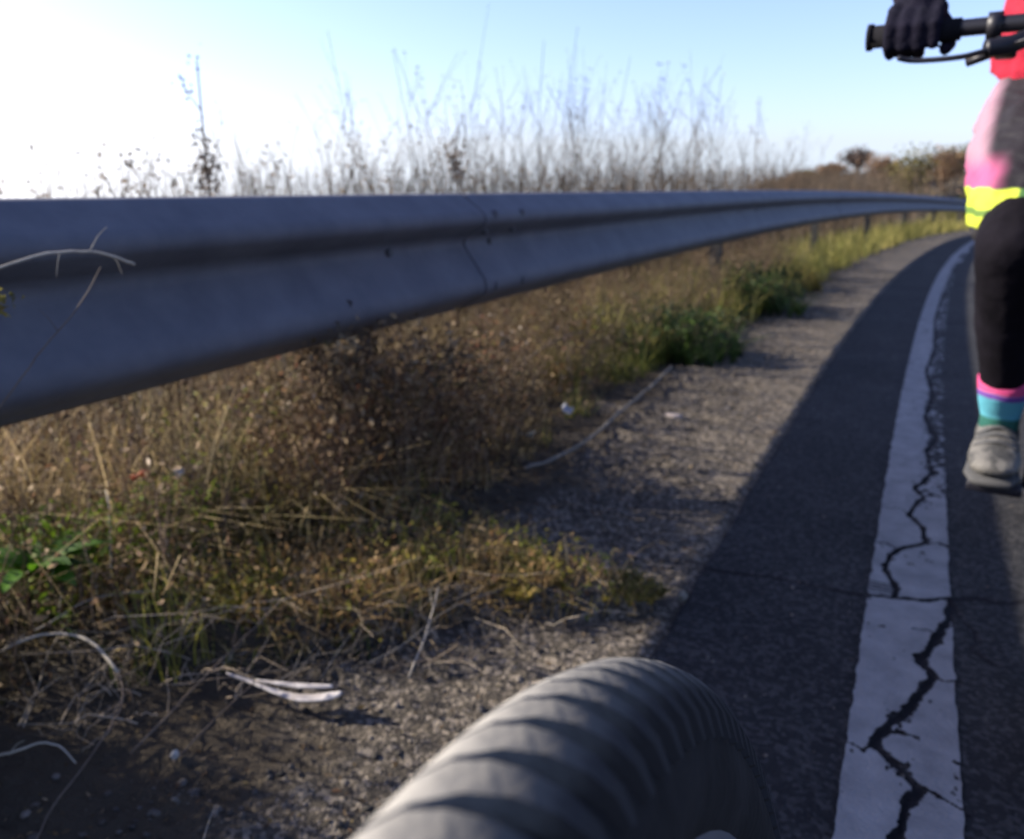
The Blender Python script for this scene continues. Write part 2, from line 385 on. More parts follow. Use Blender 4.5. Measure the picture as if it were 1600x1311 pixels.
# dry grass, brown weeds, green grass, litter, gravel
M_dry = mat('dry_grass', (.3, .24, .12), .8, island=[(.09, .065, .03), (.28, .215, .10), (.52, .43, .24), (.20, .175, .06)], trans=.35)
M_weed = mat('dead_weed_stems', (.2, .14, .09), .85, island=[(.035, .023, .018), (.13, .085, .055), (.32, .25, .18), (.11, .052, .034)])
M_leaf = mat('dead_leaves', (.2, .13, .07), .8, island=[(.04, .028, .018), (.11, .075, .042), (.34, .27, .17), (.12, .065, .035), (.10, .09, .035)], trans=.3)
M_grn = mat('green_grass', (.08, .12, .03), .7, island=[(.045, .07, .015), (.13, .17, .03), (.30, .28, .06), (.09, .13, .022)], trans=.4)
M_grav = mat('gravel_stones', (.2, .18, .16), .85, island=[(.03, .028, .025), (.07, .062, .054), (.17, .155, .14), (.055, .045, .036)], bump=.4, bscale=300)

# dry grass: main mass below and behind the rail
def cut(s, Y, extra=0): return s < front(Y) + extra
allb = []
s, Y = scatter(95000, -2.9, -.3, -.3, 7, 1.2); k = cut(s, Y) ; s, Y = s[k], Y[k]
dist = np.clip(front(Y) - s, 0, 1)
hh = (.05 + .30 * ss(.05, .55, dist)) * rng.uniform(.35, 1.25, len(s)) * (.55 + .9 * fbm(s * 4, Y * 4, 3, 61))
hh = np.where((s > -1.0) & (Y < 1.55) & (Y > .9), .035 + .075 * rng.uniform(0, 1, len(s)) ** 1.5 * ss(0, .25, dist), hh)
hh = hh * np.where(s < -1.7, 1.5, 1)
k = rng.uniform(0, 1, len(s)) < .25 + 1.1 * ss(.36, .56, fbm(s * 7, Y * 7, 3, 63)); s, Y, hh = s[k], Y[k], hh[k]
me = blades_mesh('dry_grass', gpos(s, Y, -.005), hh, rng.uniform(.0015, .0048, len(s)), rng.uniform(.1, 1.5, len(s)))
stuff('dry_grass', me, M_dry, 'dry tan grass matted beneath and behind the guardrail', 'grass')
s, Y = scatter(52000, -4.0, -.7, 3.6, 60, 1.9); k = s < front(Y) + .02 * Y * (Y > 12) * 0; s, Y = s[k], Y[k]
me = blades_mesh('roadside_grass', gpos(s, Y, -.01), np.where((s > -1.25) & (Y < 5), .80, 1.12) * rng.uniform(.10, .42, len(s)) * (.5 + fbm(s * 1.5, Y * .8, 3, 65)), rng.uniform(.004, .011, len(s)) * (1 + Y / 40), rng.uniform(.1, .9, len(s)))
stuff('roadside_grass', me, mat('far_grass', (.2, .2, .08), .8, island=[(.10, .12, .03), (.24, .23, .06), (.42, .38, .13), (.14, .18, .03)], trans=.35), 'yellow green grass along the bend below the far guardrail', 'grass')
# taller golden grass in front of the post and along the near edge of the verge
s1 = Y1 = h1 = np.zeros(0)
n_ = 9000; s = rng.uniform(-1.5, -.34, n_); Y = rng.uniform(.86, 1.5, n_); k = cut(s, Y, .015) & (s > front(Y) - .42) & (rng.uniform(0, 1, n_) < .15 + ss(.40, .58, fbm(s * 8, Y * 8, 3, 69))); s, Y = s[k], Y[k]
hh = rng.uniform(.03, .11, len(s)); s, Y, hh = np.concatenate([s, s1]), np.concatenate([Y, Y1]), np.concatenate([hh, h1])
me = blades_mesh('golden_grass', gpos(s, Y, -.005), hh, rng.uniform(.0018, .005, len(s)), rng.uniform(.1, 1.4, len(s)))
stuff('golden_grass', me, mat('golden_grass', (.3, .24, .12), .8, island=[(.12, .075, .03), (.34, .23, .10), (.48, .36, .17), (.24, .20, .06)], trans=.4), 'golden dry grass along the near edge of the verge', 'grass')
# green grass in tufts
s, Y = scatter(52000, -2.0, -.3, .2, 9, 1.3); g = fbm(s * 3.2 + 3, Y * 2.4, 3, 71); k = cut(s, Y, .03) & (g > .46); s, Y = s[k], Y[k]
hh = rng.uniform(.03, .13, len(s)) * np.where(s > -1.0, .6, 1.5)
me = blades_mesh('green_grass', gpos(s, Y, -.004), hh, rng.uniform(.0018, .004, len(s)), rng.uniform(.1, .9, len(s)))
stuff('green_grass', me, M_grn, 'short yellow green grass growing through the dry verge', 'grass')
# brown branching weeds
s, Y = scatter(4600, -3.2, -1.06, -.5, 8, 1.1); k = cut(s, Y, -.06); s, Y = s[k], Y[k]
H = rng.uniform(.22, .62, len(s)) * (.6 + .7 * fbm(s * 2, Y * 2, 2, 81)); H = np.where(s > -1.35, np.minimum(H, .36), H) * np.where(s < -1.9, 1.5, 1) * np.where(Y < .4, 1.2, 1)  # weeds at the near left made taller so they shade the ground
vf, tips = stems(gpos(s, Y), H, rng.uniform(.05, .55, len(s)), rng.uniform(.0009, .0022, len(s)), 7)
V, F = merge(vf)
stuff('dead_weeds', meshnp('dead_weeds', V, F), M_weed, 'tangle of brown dead weed stems below the guardrail', 'weeds')
tp = tips + rng.normal(0, .012, tips.shape)
V, F = flakes(tp, rng.uniform(.006, .016, len(tp)))
stuff('dead_weed_leaves', meshnp('dead_weed_leaves', V, F), M_leaf, 'curled brown leaves and seed heads on the dead weeds', 'leaves')
# denser brown stems round the post, along the far posts, and an unseen thicket at the near left, added for its shade
n_ = 270; s = rng.uniform(-1.22, -1.03, n_); Y = np.concatenate([rng.uniform(1.2, 2.2, n_ - 110), rng.uniform(1.32, 1.85, 110)]); H = np.concatenate([rng.uniform(.16, .36, n_ - 110), rng.uniform(.32, .45, 110)])
n2 = 260; s = np.concatenate([s, rng.uniform(-1.6, -1.18, n2)]); Y = np.concatenate([Y, rng.uniform(.0, .42, n2)]); H = np.concatenate([H, rng.uniform(.28, .46, n2)])
vf, tips = stems(gpos(s, Y), H, rng.uniform(.05, .6, len(s)), rng.uniform(.0010, .0026, len(s)), 9, blen=.42, wig=.09)
V, F = merge(vf); stuff('brown_stems', meshnp('brown_stems', V, F), M_weed, 'wiry brown stems in front of the rail posts, and an unseen shading thicket', 'weeds')
tp = np.repeat(tips, 2, 0) + rng.normal(0, .014, (len(tips) * 2, 3)); V, F = flakes(tp, rng.uniform(.008, .02, len(tp)), 0, .5)
stuff('brown_stem_leaves', meshnp('brown_stem_leaves', V, F), M_leaf, 'withered leaves hanging on the wiry brown stems and the unseen shading thicket', 'leaves')
n_ = 6500; s = rng.uniform(-1.6, -1.16, n_); Y = rng.uniform(.0, .46, n_); me = blades_mesh('shade_grass', gpos(s, Y), rng.uniform(.2, .46, n_), rng.uniform(.003, .006, n_), rng.uniform(.1, .7, n_))  # unseen grass added to cast shade over the lower left ground
stuff('shade_grass', me, M_dry, 'unseen thick dry grass added at the near left to shade the verge', 'grass')
def patchy(name, N, s0, s1, y0, y1, hmax, size, cols, label, thr, seed, sc=7, fr=0.):
    s = rng.uniform(s0, s1, N); Y = rng.uniform(y0, y1, N); k = cut(s, Y, fr) & (fbm(s * sc, Y * sc, 3, seed) > thr); s, Y = s[k], Y[k]
    c = gpos(s, Y); c[:, 2] += hmax * rng.uniform(0, 1, len(s)) ** 1.4
    V, F = flakes(c, rng.uniform(size * .5, size * 1.3, len(s)), .1, .45)
    stuff(name, meshnp(name, V, F), mat(name, cols[0], .7, island=cols, trans=.45), label, 'ground cover')
patchy('moss_leaves', 9000, -1.6, -.3, .84, 1.6, .07, .013, [(.10, .13, .02), (.26, .27, .04), (.40, .36, .07), (.14, .20, .03)], 'yellow green low leaves over the turf edge', .46, 131, 8, .02)
patchy('gold_leaves', 9000, -1.6, -.3, .84, 1.6, .08, .012, [(.20, .11, .04), (.45, .30, .12), (.55, .42, .22), (.30, .16, .07)], 'golden and rusty leaf bits over the turf edge', .44, 137, 8, .01)
patchy('rust_leaves', 3600, -1.5, -1.05, 1.4, 3.2, .34, .014, [(.22, .07, .04), (.36, .14, .08), (.42, .26, .16), (.15, .05, .03)], 'rust coloured withered leaves under the middle of the rail', .50, 139, 5)
patchy('fresh_leaves', 5000, -1.75, -1.16, .76, 1.12, .17, .018, [(.07, .14, .015), (.16, .26, .02), (.28, .36, .04)], 'fresh green leaves crowded at the near left of the verge', .47, 157, 6)
patchy('green_leaves', 7000, -1.9, -1.04, 1.0, 3.4, .30, .015, [(.10, .13, .03), (.22, .24, .05), (.34, .32, .09)], 'small olive leaves among the brown stems under the rail', .54, 149, 5)
patchy('pale_flecks', 900, -1.9, -1.03, .9, 3.4, .36, .014, [(.40, .34, .26), (.55, .50, .42), (.48, .40, .32)], 'pale dry seed flecks among the brown stems under the rail', .40, 151, 5)
# pale stalks tangled over the near edge
n_ = 420; s = rng.uniform(-1.2, -.5, n_); Y = rng.uniform(.60, 1.25, n_); k = (s < front(Y) + .16); s, Y = s[k], Y[k]; n_ = len(s)
vf, _ = stems(gpos(s, Y, .005), rng.uniform(.01, .09, n_), rng.uniform(1.2, 5., n_), rng.uniform(.0008, .0018, n_), 2, K=7, blen=.6, wig=.5)
V, F = merge(vf); stuff('stem_tangle', meshnp('stem_tangle', V, F), mat('tangle_stems', (.2, .16, .12), .8, island=[(.08, .06, .045), (.24, .20, .15), (.42, .37, .30)]), 'tangle of thin pale and brown stems over the dark edge of the verge', 'stems')
# low tangle filling the base of the verge
s, Y = scatter(60000, -2.4, -.3, -.2, 7, 1.25); k = cut(s, Y, -.01); s, Y = s[k], Y[k]
hgt = np.where(s > -1.0, .03, .16) * rng.uniform(0, 1, len(s)) ** 1.5
c = gpos(s, Y); c[:, 2] += hgt
V, F = flakes(c, rng.uniform(.006, .022, len(c)), .3)
stuff('leaf_litter', meshnp('leaf_litter', V, F), M_leaf, 'brown leaf litter caught in the grass of the verge', 'leaves')
# hazy low tangle seen over the top of the rail, beyond it
s, Y = scatter(2300, -5.0, -1.6, 1.0, 24, 1.3)
den = fbm(Y * 1.1, s * .5, 2, 91); hw = ss(2.2, 4.5, Y) * (1 - .75 * ss(8.5, 12, Y))
topz = .80 + .02 * Y + (.115 * Y * (.35 + .65 * hw) * ss(16, 9, Y)) * rng.uniform(0, 1, len(s)) ** 1.9 * ss(.38, .62, den) * 1.7
base = gpos(s, Y); H = np.clip(topz - base[:, 2], .2, 4)
k = rng.uniform(0, 1, len(s)) < .35 + .65 * hw; base, H = base[k], H[k]
vf, tips = stems(base, H, rng.uniform(.0, .25, len(H)), rng.uniform(.0028, .0066, len(H)) * (1 + .05 * base[:, 1]), 9, blen=.30)
V, F = merge(vf)
M_back = mat('pale_weed_stems', (.3, .24, .17), .85, island=[(.08, .06, .045), (.16, .125, .09), (.27, .22, .16)], trans=.4)
stuff('far_weeds', meshnp('far_weeds', V, F), M_back, 'thin pale dry weeds on the slope behind the guardrail', 'weeds')
tp = tips + rng.normal(0, .01, tips.shape)
V, F = flakes(tp, rng.uniform(.012, .03, len(tp)), 0, .28)
stuff('far_weed_seeds', meshnp('far_weed_seeds', V, F), M_back, 'feathery seed heads of the pale weeds behind the guardrail', 'weeds')
# grass and scrub on the far bank
X = rng.uniform(-16, 8, 26000); Yb = rng.uniform(26, 75, 26000); s = X - cur(Yb); k = s < -1.7; s, Yb = s[k], Yb[k]
me = blades_mesh('bank_grass', gpos(s, Yb, -.02), rng.uniform(.1, .5, len(s)), rng.uniform(.02, .05, len(s)), rng.uniform(.1, .7, len(s)), seg=2)
stuff('bank_grass', me, mat('bank_grass', (.2, .16, .1), .85, island=[(.09, .07, .04), (.17, .13, .085), (.22, .16, .11), (.10, .09, .04)], trans=.3), 'brown dry grass covering the distant bank at the bend', 'grass')

s = rng.uniform(7.3, 22, 30000); Yb = -3 + 80 * rng.uniform(0, 1, 30000) ** 1.5
me = blades_mesh('far_side_grass', gpos(s, Yb, -.02), rng.uniform(.1, .4, len(s)), rng.uniform(.008, .02, len(s)), rng.uniform(.1, .8, len(s)), seg=2)
stuff('far_side_grass', me, M_dry, 'dry grass on the verge across the road', 'grass')

# gravel
def stones(s, Y, r, name, label, z=None):
    ico = bmesh.new(); bmesh.ops.create_icosphere(ico, subdivisions=1, radius=1)
    bv = np.array([v.co[:] for v in ico.verts]); bf = np.array([[v.index for v in f.verts] for f in ico.faces]); ico.free()
    N = len(s); sc = rng.uniform(.6, 1.3, (N, 1, 3)); sc[..., 2] *= .6
    V = bv[None] * sc * (1 + rng.normal(0, .16, (N, len(bv), 1))) * r[:, None, None]
    a = rng.uniform(0, 2 * PI, N); ca, sn = np.cos(a)[:, None], np.sin(a)[:, None]
    V = np.stack([V[..., 0] * ca - V[..., 1] * sn, V[..., 0] * sn + V[..., 1] * ca, V[..., 2]], 2)
    zz = zsh(s, Y) if z is None else z
    V += np.stack([s + cur(Y), Y, zz + r * .15], 1)[:, None]
    F = bf[None] + (np.arange(N) * len(bv))[:, None, None]
    return stuff(name, meshnp(name, V.reshape(-1, 3), F.reshape(-1, 3)), M_grav, label, 'gravel')
s, Y = scatter(15000, -1.1, -.29, .4, 9, 1.5)
k = rng.uniform(0, 1, len(s)) < (.35 + .65 * ss(.40, .55, fbm(s * 5, Y * 5, 2, 101))) * (1 - .85 * ss(-.80, -.95, s)); s, Y = s[k], Y[k]
stones(s, Y, .0014 + .0062 * rng.uniform(0, 1, len(s)) ** 3.2, 'gravel', 'loose grey and brown gravel on the road shoulder')
s, Y = scatter(2600, -.36, .9, .7, 5, 1.2); k = (s < -.12) & (rng.uniform(0, 1, len(s)) < .7) | (rng.uniform(0, 1, len(s)) < .22); s, Y = s[k], Y[k]
stones(s, Y, rng.uniform(.001, .0035, len(s)), 'loose_grit', 'fine grit strewn over the asphalt beside the white line', zg(0, Y) + .004)
# straw and bits blown on the shoulder
s, Y = scatter(2600, -1.05, -.3, .4, 6, 1.4); c = gpos(s, Y); c[:, 2] = zsh(s, Y) + .004
V, F = flakes(c, rng.uniform(.004, .012, len(c)), .85, .45)
stuff('straw_bits', meshnp('straw_bits', V, F), M_leaf, 'bits of straw and leaf scattered on the gravel shoulder', 'litter')

# ------------------------------------------------------------------ guardrail
M_galv = mat('galvanised_steel', (.078, .080, .095), .7, (.108, .110, .126), 7., .12, 40., metal=.0, spec=.22)
M_post = mat('post_steel', (.018, .018, .02), .9, (.03, .03, .03), 9., .2, 60.)
M_bolt = mat('bolt_steel', (.06, .062, .072), .7, metal=.1)
rail = tag(empty('guardrail', (-1.2, 1.0, 0)), 'long grey galvanised steel crash barrier running along the verge', 'guardrail')
prof = [(0, 0), (.012, -.004), (.022, -.014), (.066, -.043), (.080, -.056), (.082, -.072), (.074, -.084), (.030, -.108), (.012, -.120), (.008, -.134), (.014, -.146), (.062, -.208), (.078, -.228), (.083, -.250), (.076, -.266), (.030, -.292), (.014, -.300), (.004, -.311)]
ZT = .785; SB = -1.203
def rail_piece(y0, y1, off):
    n = max(4, int((y1 - y0) / .25)); ys = np.linspace(y0, y1, n); v = []; f = []
    pr = []
    for (d, z) in prof: pr.append((d + off, z))
    for (d, z) in reversed(prof): pr.append((d + off - .004, z - (.002 if z > -.01 else 0)))
    K = len(pr)
    for y in ys:
        sl = .0075 * max(0, y - .65); nx, ny = 1 / math.hypot(1, sl), -sl / math.hypot(1, sl)
        x0 = float(cur(y)); zz = -float(droop(y))
        for d, z in pr: v.append((x0 + (SB + d) * nx + 1.2, y + (SB + d) * ny * 0 - 1.0, ZT + z * 1.065 + zz))
    for i in range(n - 1):
        for k in range(K): a = i * K + k; b = i * K + (k + 1) % K; f.append((a, b, b + K, a + K))
    me = bpy.data.meshes.new('rail_panel'); me.from_pydata(v, [], f + [tuple(range(K))[::-1], tuple(range((n - 1) * K, n * K))]); me.update()
    return me
bmb = bmesh.new(); bmesh.ops.create_cone(bmb, cap_ends=True, segments=8, radius1=.013, radius2=.010, depth=.009, matrix=Matrix.Rotation(PI / 2, 4, 'Y'))
bolt_me = bpy.data.meshes.new('bolt'); bmb.to_mesh(bolt_me); bmb.free(); bolt_me.materials.append(M_bolt)
bm = bmesh.new()
pc = [(-.055, -.03), (-.055, -.05), (.055, -.05), (.055, -.03)]
for (cx, cy, sx, sy) in ((0, -.05, .12, .006), (-.057, 0, .006, .10), (.057, 0, .006, .10), (-.045, .05, .03, .006), (.045, .05, .03, .006)):
    box(bm, (cx * .6, cy * .6, .20), (max(sx * .6, .006), max(sy * .6, .006), 1.05))
post_me = bpy.data.meshes.new('post'); bm.to_mesh(post_me); bm.free(); post_me.materials.append(M_post)
bm = bmesh.new(); box(bm, (0, 0, 0), (.10, .09, .20), bev=.006); spacer_me = bpy.data.meshes.new('spacer'); bm.to_mesh(spacer_me); bm.free(); spacer_me.materials.append(M_post)
y = -2.29; k = 0
while y < 74:
    o = link('rail_panel', rail_piece(y + .38, y + 4.41 + .30, .0045 * (k % 2)), M_galv, rail, False)
    o.data.polygons.foreach_set('use_smooth', [True] * len(o.data.polygons))
    m_ = o.modifiers.new('split', 'EDGE_SPLIT'); m_.split_angle = R(60)
    p = link('post', post_me, None, rail); x = float(cur(y)); dz = -float(droop(y))
    p.location = (x - 1.32 + 1.2, y - 1.0, dz + .02); p.rotation_euler = (0, 0, -.0075 * max(0, y - .65))
    q = link('spacer', spacer_me, None, rail); q.location = (x - 1.245 + 1.2, y - 1.0, dz + .65); q.rotation_euler = p.rotation_euler
    if y < 20:
        for (yy, zz, dd) in ((.44, -.055, .083), (.44, -.250, .086), (.62, -.055, .083), (.62, -.250, .086), (.53, -.134, .016), (0, -.134, .014), (.44, -.10, .05), (.62, -.10, .05)):
            b = link('bolt', bolt_me, None, rail); Yb = y + yy
            b.location = (float(cur(Yb)) + SB + dd + 1.2, Yb - 1.0, ZT + zz * 1.065 - float(droop(Yb)))
    y += 4.0; k += 1

# ------------------------------------------------------------------ individual weeds behind the rail
stalk = [
 (-1.7, 1.31, .88, 'short leaning dry stalk behind the rail near the left edge'),
 (-2.2, 1.81, 1.04, 'thin bent dry stalk left of the tall dark stalk'),
 (-1.9, 1.82, 1.15, 'tall dark upright dry stalk standing highest over the near rail'),
 (-2.4, 2.38, 1.04, 'thin straight stalk just right of the tall dark stalk'),
 (-2.0, 2.21, .98, 'forked dry weed second to the right of the tall dark stalk'),
 (-2.4, 3.04, 1.10, 'slanting thin weed left of the middle of the rail'),
 (-2.8, 3.84, 1.28, 'tall faint weed behind the middle of the rail'),
 (-2.1, 3.19, 1.06, 'bushy short weed left of the dark seed head'),
 (-2.0, 3.41, .94, 'low weed with dark brown seed head just above the rail joint'),
 (-2.9, 5.0, 1.47, 'tall thin weed rising behind the dark seed head'),
 (-2.6, 5.14, 1.35, 'branching pale weed right of the rail joint'),
 (-3.2, 6.85, 1.75, 'tallest feathery weed of the dense pale group'),
 (-2.3, 5.35, 1.15, 'short twiggy weed low in the dense pale group'),
 (-3.4, 8.57, 1.98, 'widest pale weed at the right of the dense group'),
 (-2.8, 7.89, 1.42, 'brownish weed at the right foot of the dense group'),
 (-2.6, 8.47, 1.17, 'small faint weed in the gap left of the two lone stalks'),
 (-3.0, 10.83, 1.88, 'left one of the two lone tall stalks before the distant bank'),
 (-2.6, 11.99, 1.96, 'right one of the two lone tall stalks before the distant bank'),
 (-2.2, 6.71, 1.02, 'low brown weed close behind the rail below the dense group'),
 (-2.5, 4.61, 1.15, 'short weed between rail joint and the branching pale weed'),
 (-1.6, 1.1, .85, 'arching grass stalk bending over the rail top at far left'),
]
M_stalk = mat('dark_stalk', (.10, .075, .055), .85, (.17, .13, .10), 30.)
for i, (s, Y, zt, lab) in enumerate(stalk):
    b = gpos(np.array([s]), np.array([Y]))[0]; H = zt - b[2]
    t = empty('dry_weed', b); tag(t, lab, 'weed', 'dry weeds standing behind the guardrail')
    dark = i in (2, 8, 16, 17)
    sv = 0.004 if dark else .05
    vf, tips = stems(np.zeros((1, 3)), np.array([H]), np.array([.0 if dark else rng.uniform(.1, .3)]), np.array([(.0075 if dark else .0028) * (1 + Y * .09)]), 5 if dark else 16, K=8, blen=.14 if dark else .36, wig=sv)
    V, F = merge(vf); link('stem', meshnp('stem', V, F), M_stalk if dark else M_back, t)['kind'] = 'stuff'
    tp = np.repeat(tips, 5 if dark else 3, 0); tp = tp + rng.normal(0, .012 + .002 * Y, tp.shape)
    if i == 8: tp = np.concatenate([tp, rng.normal(0, 1, (260, 3)) * (.022, .022, .05) + (0, 0, H * .97)])
    if i == 2: tp = np.concatenate([tp, rng.normal(0, 1, (300, 3)) * (.018, .018, .05) + (0, 0, H - .30)])
    V, F = flakes(tp, np.full(len(tp), .010 + .0015 * Y))
    link('seed_head', meshnp('seed_head', V, F), M_stalk if dark else M_back, t)['kind'] = 'stuff'

# shrubs on the distant bank
M_twig = mat('shrub_bark', (.10, .07, .05), .9)
shl = {'olive': mat('olive_leaves', (.1, .1, .04), .8, island=[(.07, .07, .025), (.14, .13, .04), (.19, .16, .06)], trans=.25),
       'brown': mat('brown_leaves', (.16, .1, .06), .8, island=[(.12, .08, .05), (.20, .13, .08), (.26, .18, .12)], trans=.2),
       'dark': mat('dark_leaves', (.07, .05, .05), .8, island=[(.05, .038, .035), (.09, .07, .06), (.12, .09, .08)], trans=.1),
       'green': mat('green_leaves', (.06, .09, .03), .8, island=[(.04, .06, .02), (.08, .11, .03), (.13, .15, .05)], trans=.3)}
def shrub(x, Y, zt, rad, kind, lab, n=1500, fs=.11):
    s = x - float(cur(Y)); b = gpos(np.array([s]), np.array([Y]))[0]; H = max(.7, zt - b[2])
    t = empty('shrub', b); tag(t, lab, 'shrub', 'shrubs on the distant bank')
    vf, tips = stems(np.zeros((5, 3)) + rng.normal(0, .05, (5, 3)) * (1, 1, 0), np.full(5, H * .8), rng.uniform(.1, .5, 5), np.full(5, .03), 6, blen=.5)
    V, F = merge(vf); link('trunk', meshnp('trunk', V, F), M_twig, t)['kind'] = 'stuff'
    d = rng.normal(size=(14, 3)); d /= np.linalg.norm(d, axis=1, keepdims=True)
    cen = d * (rad * .6, rad * .6, H * .28) * rng.uniform(.3, 1, (14, 1)) + (0, 0, H * .55)
    c = cen[rng.integers(0, 14, n)] + rng.normal(0, 1, (n, 3)) * (rad * .24, rad * .24, H * .13)
    c[:, 2] = np.clip(c[:, 2], .05, H * 1.05)
    V, F = flakes(c, np.full(n, fs)); link('crown', meshnp('crown', V, F), shl[kind], t)['kind'] = 'stuff'
for a in [
 (-2.94, 45, 2.75, 1.1, 'dark', 'dark brown rounded shrub highest on the left of the distant bank'),
 (-1.7, 42, 2.3, 1.2, 'brown', 'brown shrub right beside the dark rounded one'),
 (-.4, 38, 2.55, 1.3, 'olive', 'olive green shrub on the right half of the distant bank'),
 (.75, 40, 2.45, 1.2, 'brown', 'reddish brown shrub between two olive ones on the bank'),
 (1.5, 44, 2.75, 1.3, 'olive', 'olive shrub on the bank next to the cyclist'),
 (2.9, 46, 2.9, 1.4, 'brown', 'brown shrub on the bank partly behind the cyclist'),
 (-4.15, 45, 1.95, 1.2, 'brown', 'low tan shrub on the left shoulder of the bank'),
 (-5.2, 41, 1.65, 1.0, 'brown', 'small low shrub at the left end of the bank'),
 (-5.8, 50, 1.8, 1.2, 'olive', 'faint olive shrub behind the left end of the bank'),
 (4.6, 52, 3.0, 1.6, 'dark', 'dark shrub farthest right along the bend')]: shrub(*a)

# ------------------------------------------------------------------ leafy weeds on the verge
def leafy(name, s, Y, rad, h, kind_m, lab, n, size, parts=0):
    b = gpos(np.array([s]), np.array([Y]))[0]
    t = empty(name, b); tag(t, lab, 'plant')
    m_ = int(n / 14); a0 = rng.uniform(0, 2 * PI, m_); rr = rad * np.sqrt(rng.uniform(0, 1, m_))
    base = np.stack([np.cos(a0) * rr * .6, np.sin(a0) * rr * .6, np.zeros(m_)], 1)
    vf, tips = stems(base, h * rng.uniform(.4, 1.0, m_), rng.uniform(.2, .9, m_), np.full(m_, .0016), 5, blen=.6)
    V, F = merge(vf); link('stem', meshnp('stem', V, F), M_weed, t)['kind'] = 'stuff'
    tp = np.repeat(tips, 2, 0); tp = tp + rng.normal(0, size * .9, tp.shape); tp[:, 2] = np.abs(tp[:, 2])
    V, F = flakes(tp, np.full(len(tp), size), .2, .5); link('foliage', meshnp('foliage', V, F), kind_m, t)['kind'] = 'stuff'
    me = blades_mesh('blade', base[rng.integers(0, m_, n)] * 1.3, h * rng.uniform(.4, 1., n), rng.uniform(.003, .006, n), rng.uniform(.3, 1.3, n))
    link('leaf_blades', me, kind_m, t)['kind'] = 'stuff'
    return t
M_dk = mat('dark_green_leaf', (.04, .08, .02), .6, island=[(.008, .020, .006), (.022, .050, .010), (.07, .13, .022), (.012, .028, .008)], trans=.35)
M_br = mat('bright_green_leaf', (.1, .2, .02), .55, island=[(.05, .15, .012), (.11, .26, .015), (.16, .32, .03)], trans=.5)
M_yl = mat('yellow_green_leaf', (.2, .2, .04), .6, island=[(.09, .095, .022), (.21, .19, .04), (.32, .25, .08)], trans=.45)
leafy('green_weed', -.99, 3.85, .38, .24, M_dk, 'bushy dark green weed spreading from verge onto shoulder nearest', 1000, .022)
leafy('green_weed', -1.12, 3.55, .14, .18, M_dk, 'small green weed left of the bushy dark green one', 300, .014)
leafy('green_weed', -1.0, 5.5, .42, .28, M_dk, 'second dark green weed farther up the verge edge', 1200, .026)
leafy('green_weed', -.92, 6.9, .22, .20, M_yl, 'yellow green weed beyond the two dark green ones', 400, .02)
leafy('green_weed', -1.28, 2.95, .12, .26, M_yl, 'yellowish grass tuft under the rail left of the green weeds', 260, .012)
leafy('grass_tuft', -.60, 1.30, .11, .05, M_yl, 'low yellow green tuft growing out over the gravel in front', 420, .008)
leafy('grass_tuft', -.42, 1.36, .09, .035, M_yl, 'small tuft reaching the shadow edge behind the tyre', 340, .007)
leafy('grass_tuft', -.80, 1.24, .09, .06, M_grn, 'mixed green and straw tuft in the middle foreground', 260, .009)
leafy('grass_tuft', -1.20, 1.22, .11, .15, M_yl, 'yellowish tuft beneath the left half of the rail', 300, .011)
leafy('grass_tuft', -1.05, 1.0, .10, .08, M_yl, 'low straw coloured tuft at lower left', 300, .009)
# broad bright rosette at the far left
def rosette(x, y, z, n, L, wd, lab):
    t = tag(empty('broadleaf_plant', (x, y, z)), lab, 'plant')
    for k in range(n):
        a = 2 * PI * k / n * 2.4 + random.uniform(-.3, .3); el = random.uniform(.5, 1.2); l = L * random.uniform(.7, 1.15); bm = bmesh.new(); prev = None
        for i in range(7):
            u = i / 6; r_ = l * u * math.cos(el * (1 - .5 * u)); z_ = l * (math.sin(el) * u - .45 * u * u)
            w_ = wd * (.25 + 1.1 * math.sin(PI * min(1, u * .9 + .08)) ** .9) * .5 * (1 if u < .98 else .1)
            c = Vector((math.cos(a) * r_, math.sin(a) * r_, z_)); sd_ = Vector((-math.sin(a), math.cos(a), 0))
            row = [bm.verts.new(c - sd_ * w_ + Vector((0, 0, w_ * .35))), bm.verts.new(c), bm.verts.new(c + sd_ * w_ + Vector((0, 0, w_ * .35)))]
            if prev: bm.faces.new((prev[0], prev[1], row[1], row[0])); bm.faces.new((prev[1], prev[2], row[2], row[1]))
            prev = row
        done('leaf', bm, M_br, t)
rosette(-1.30, .77, .15, 17, .13, .026, 'bright green leafy plant at the left edge of the verge')
rosette(-1.22, .98, .06, 9, .06, .014, 'small fresh green plant right of the bright leafy one')

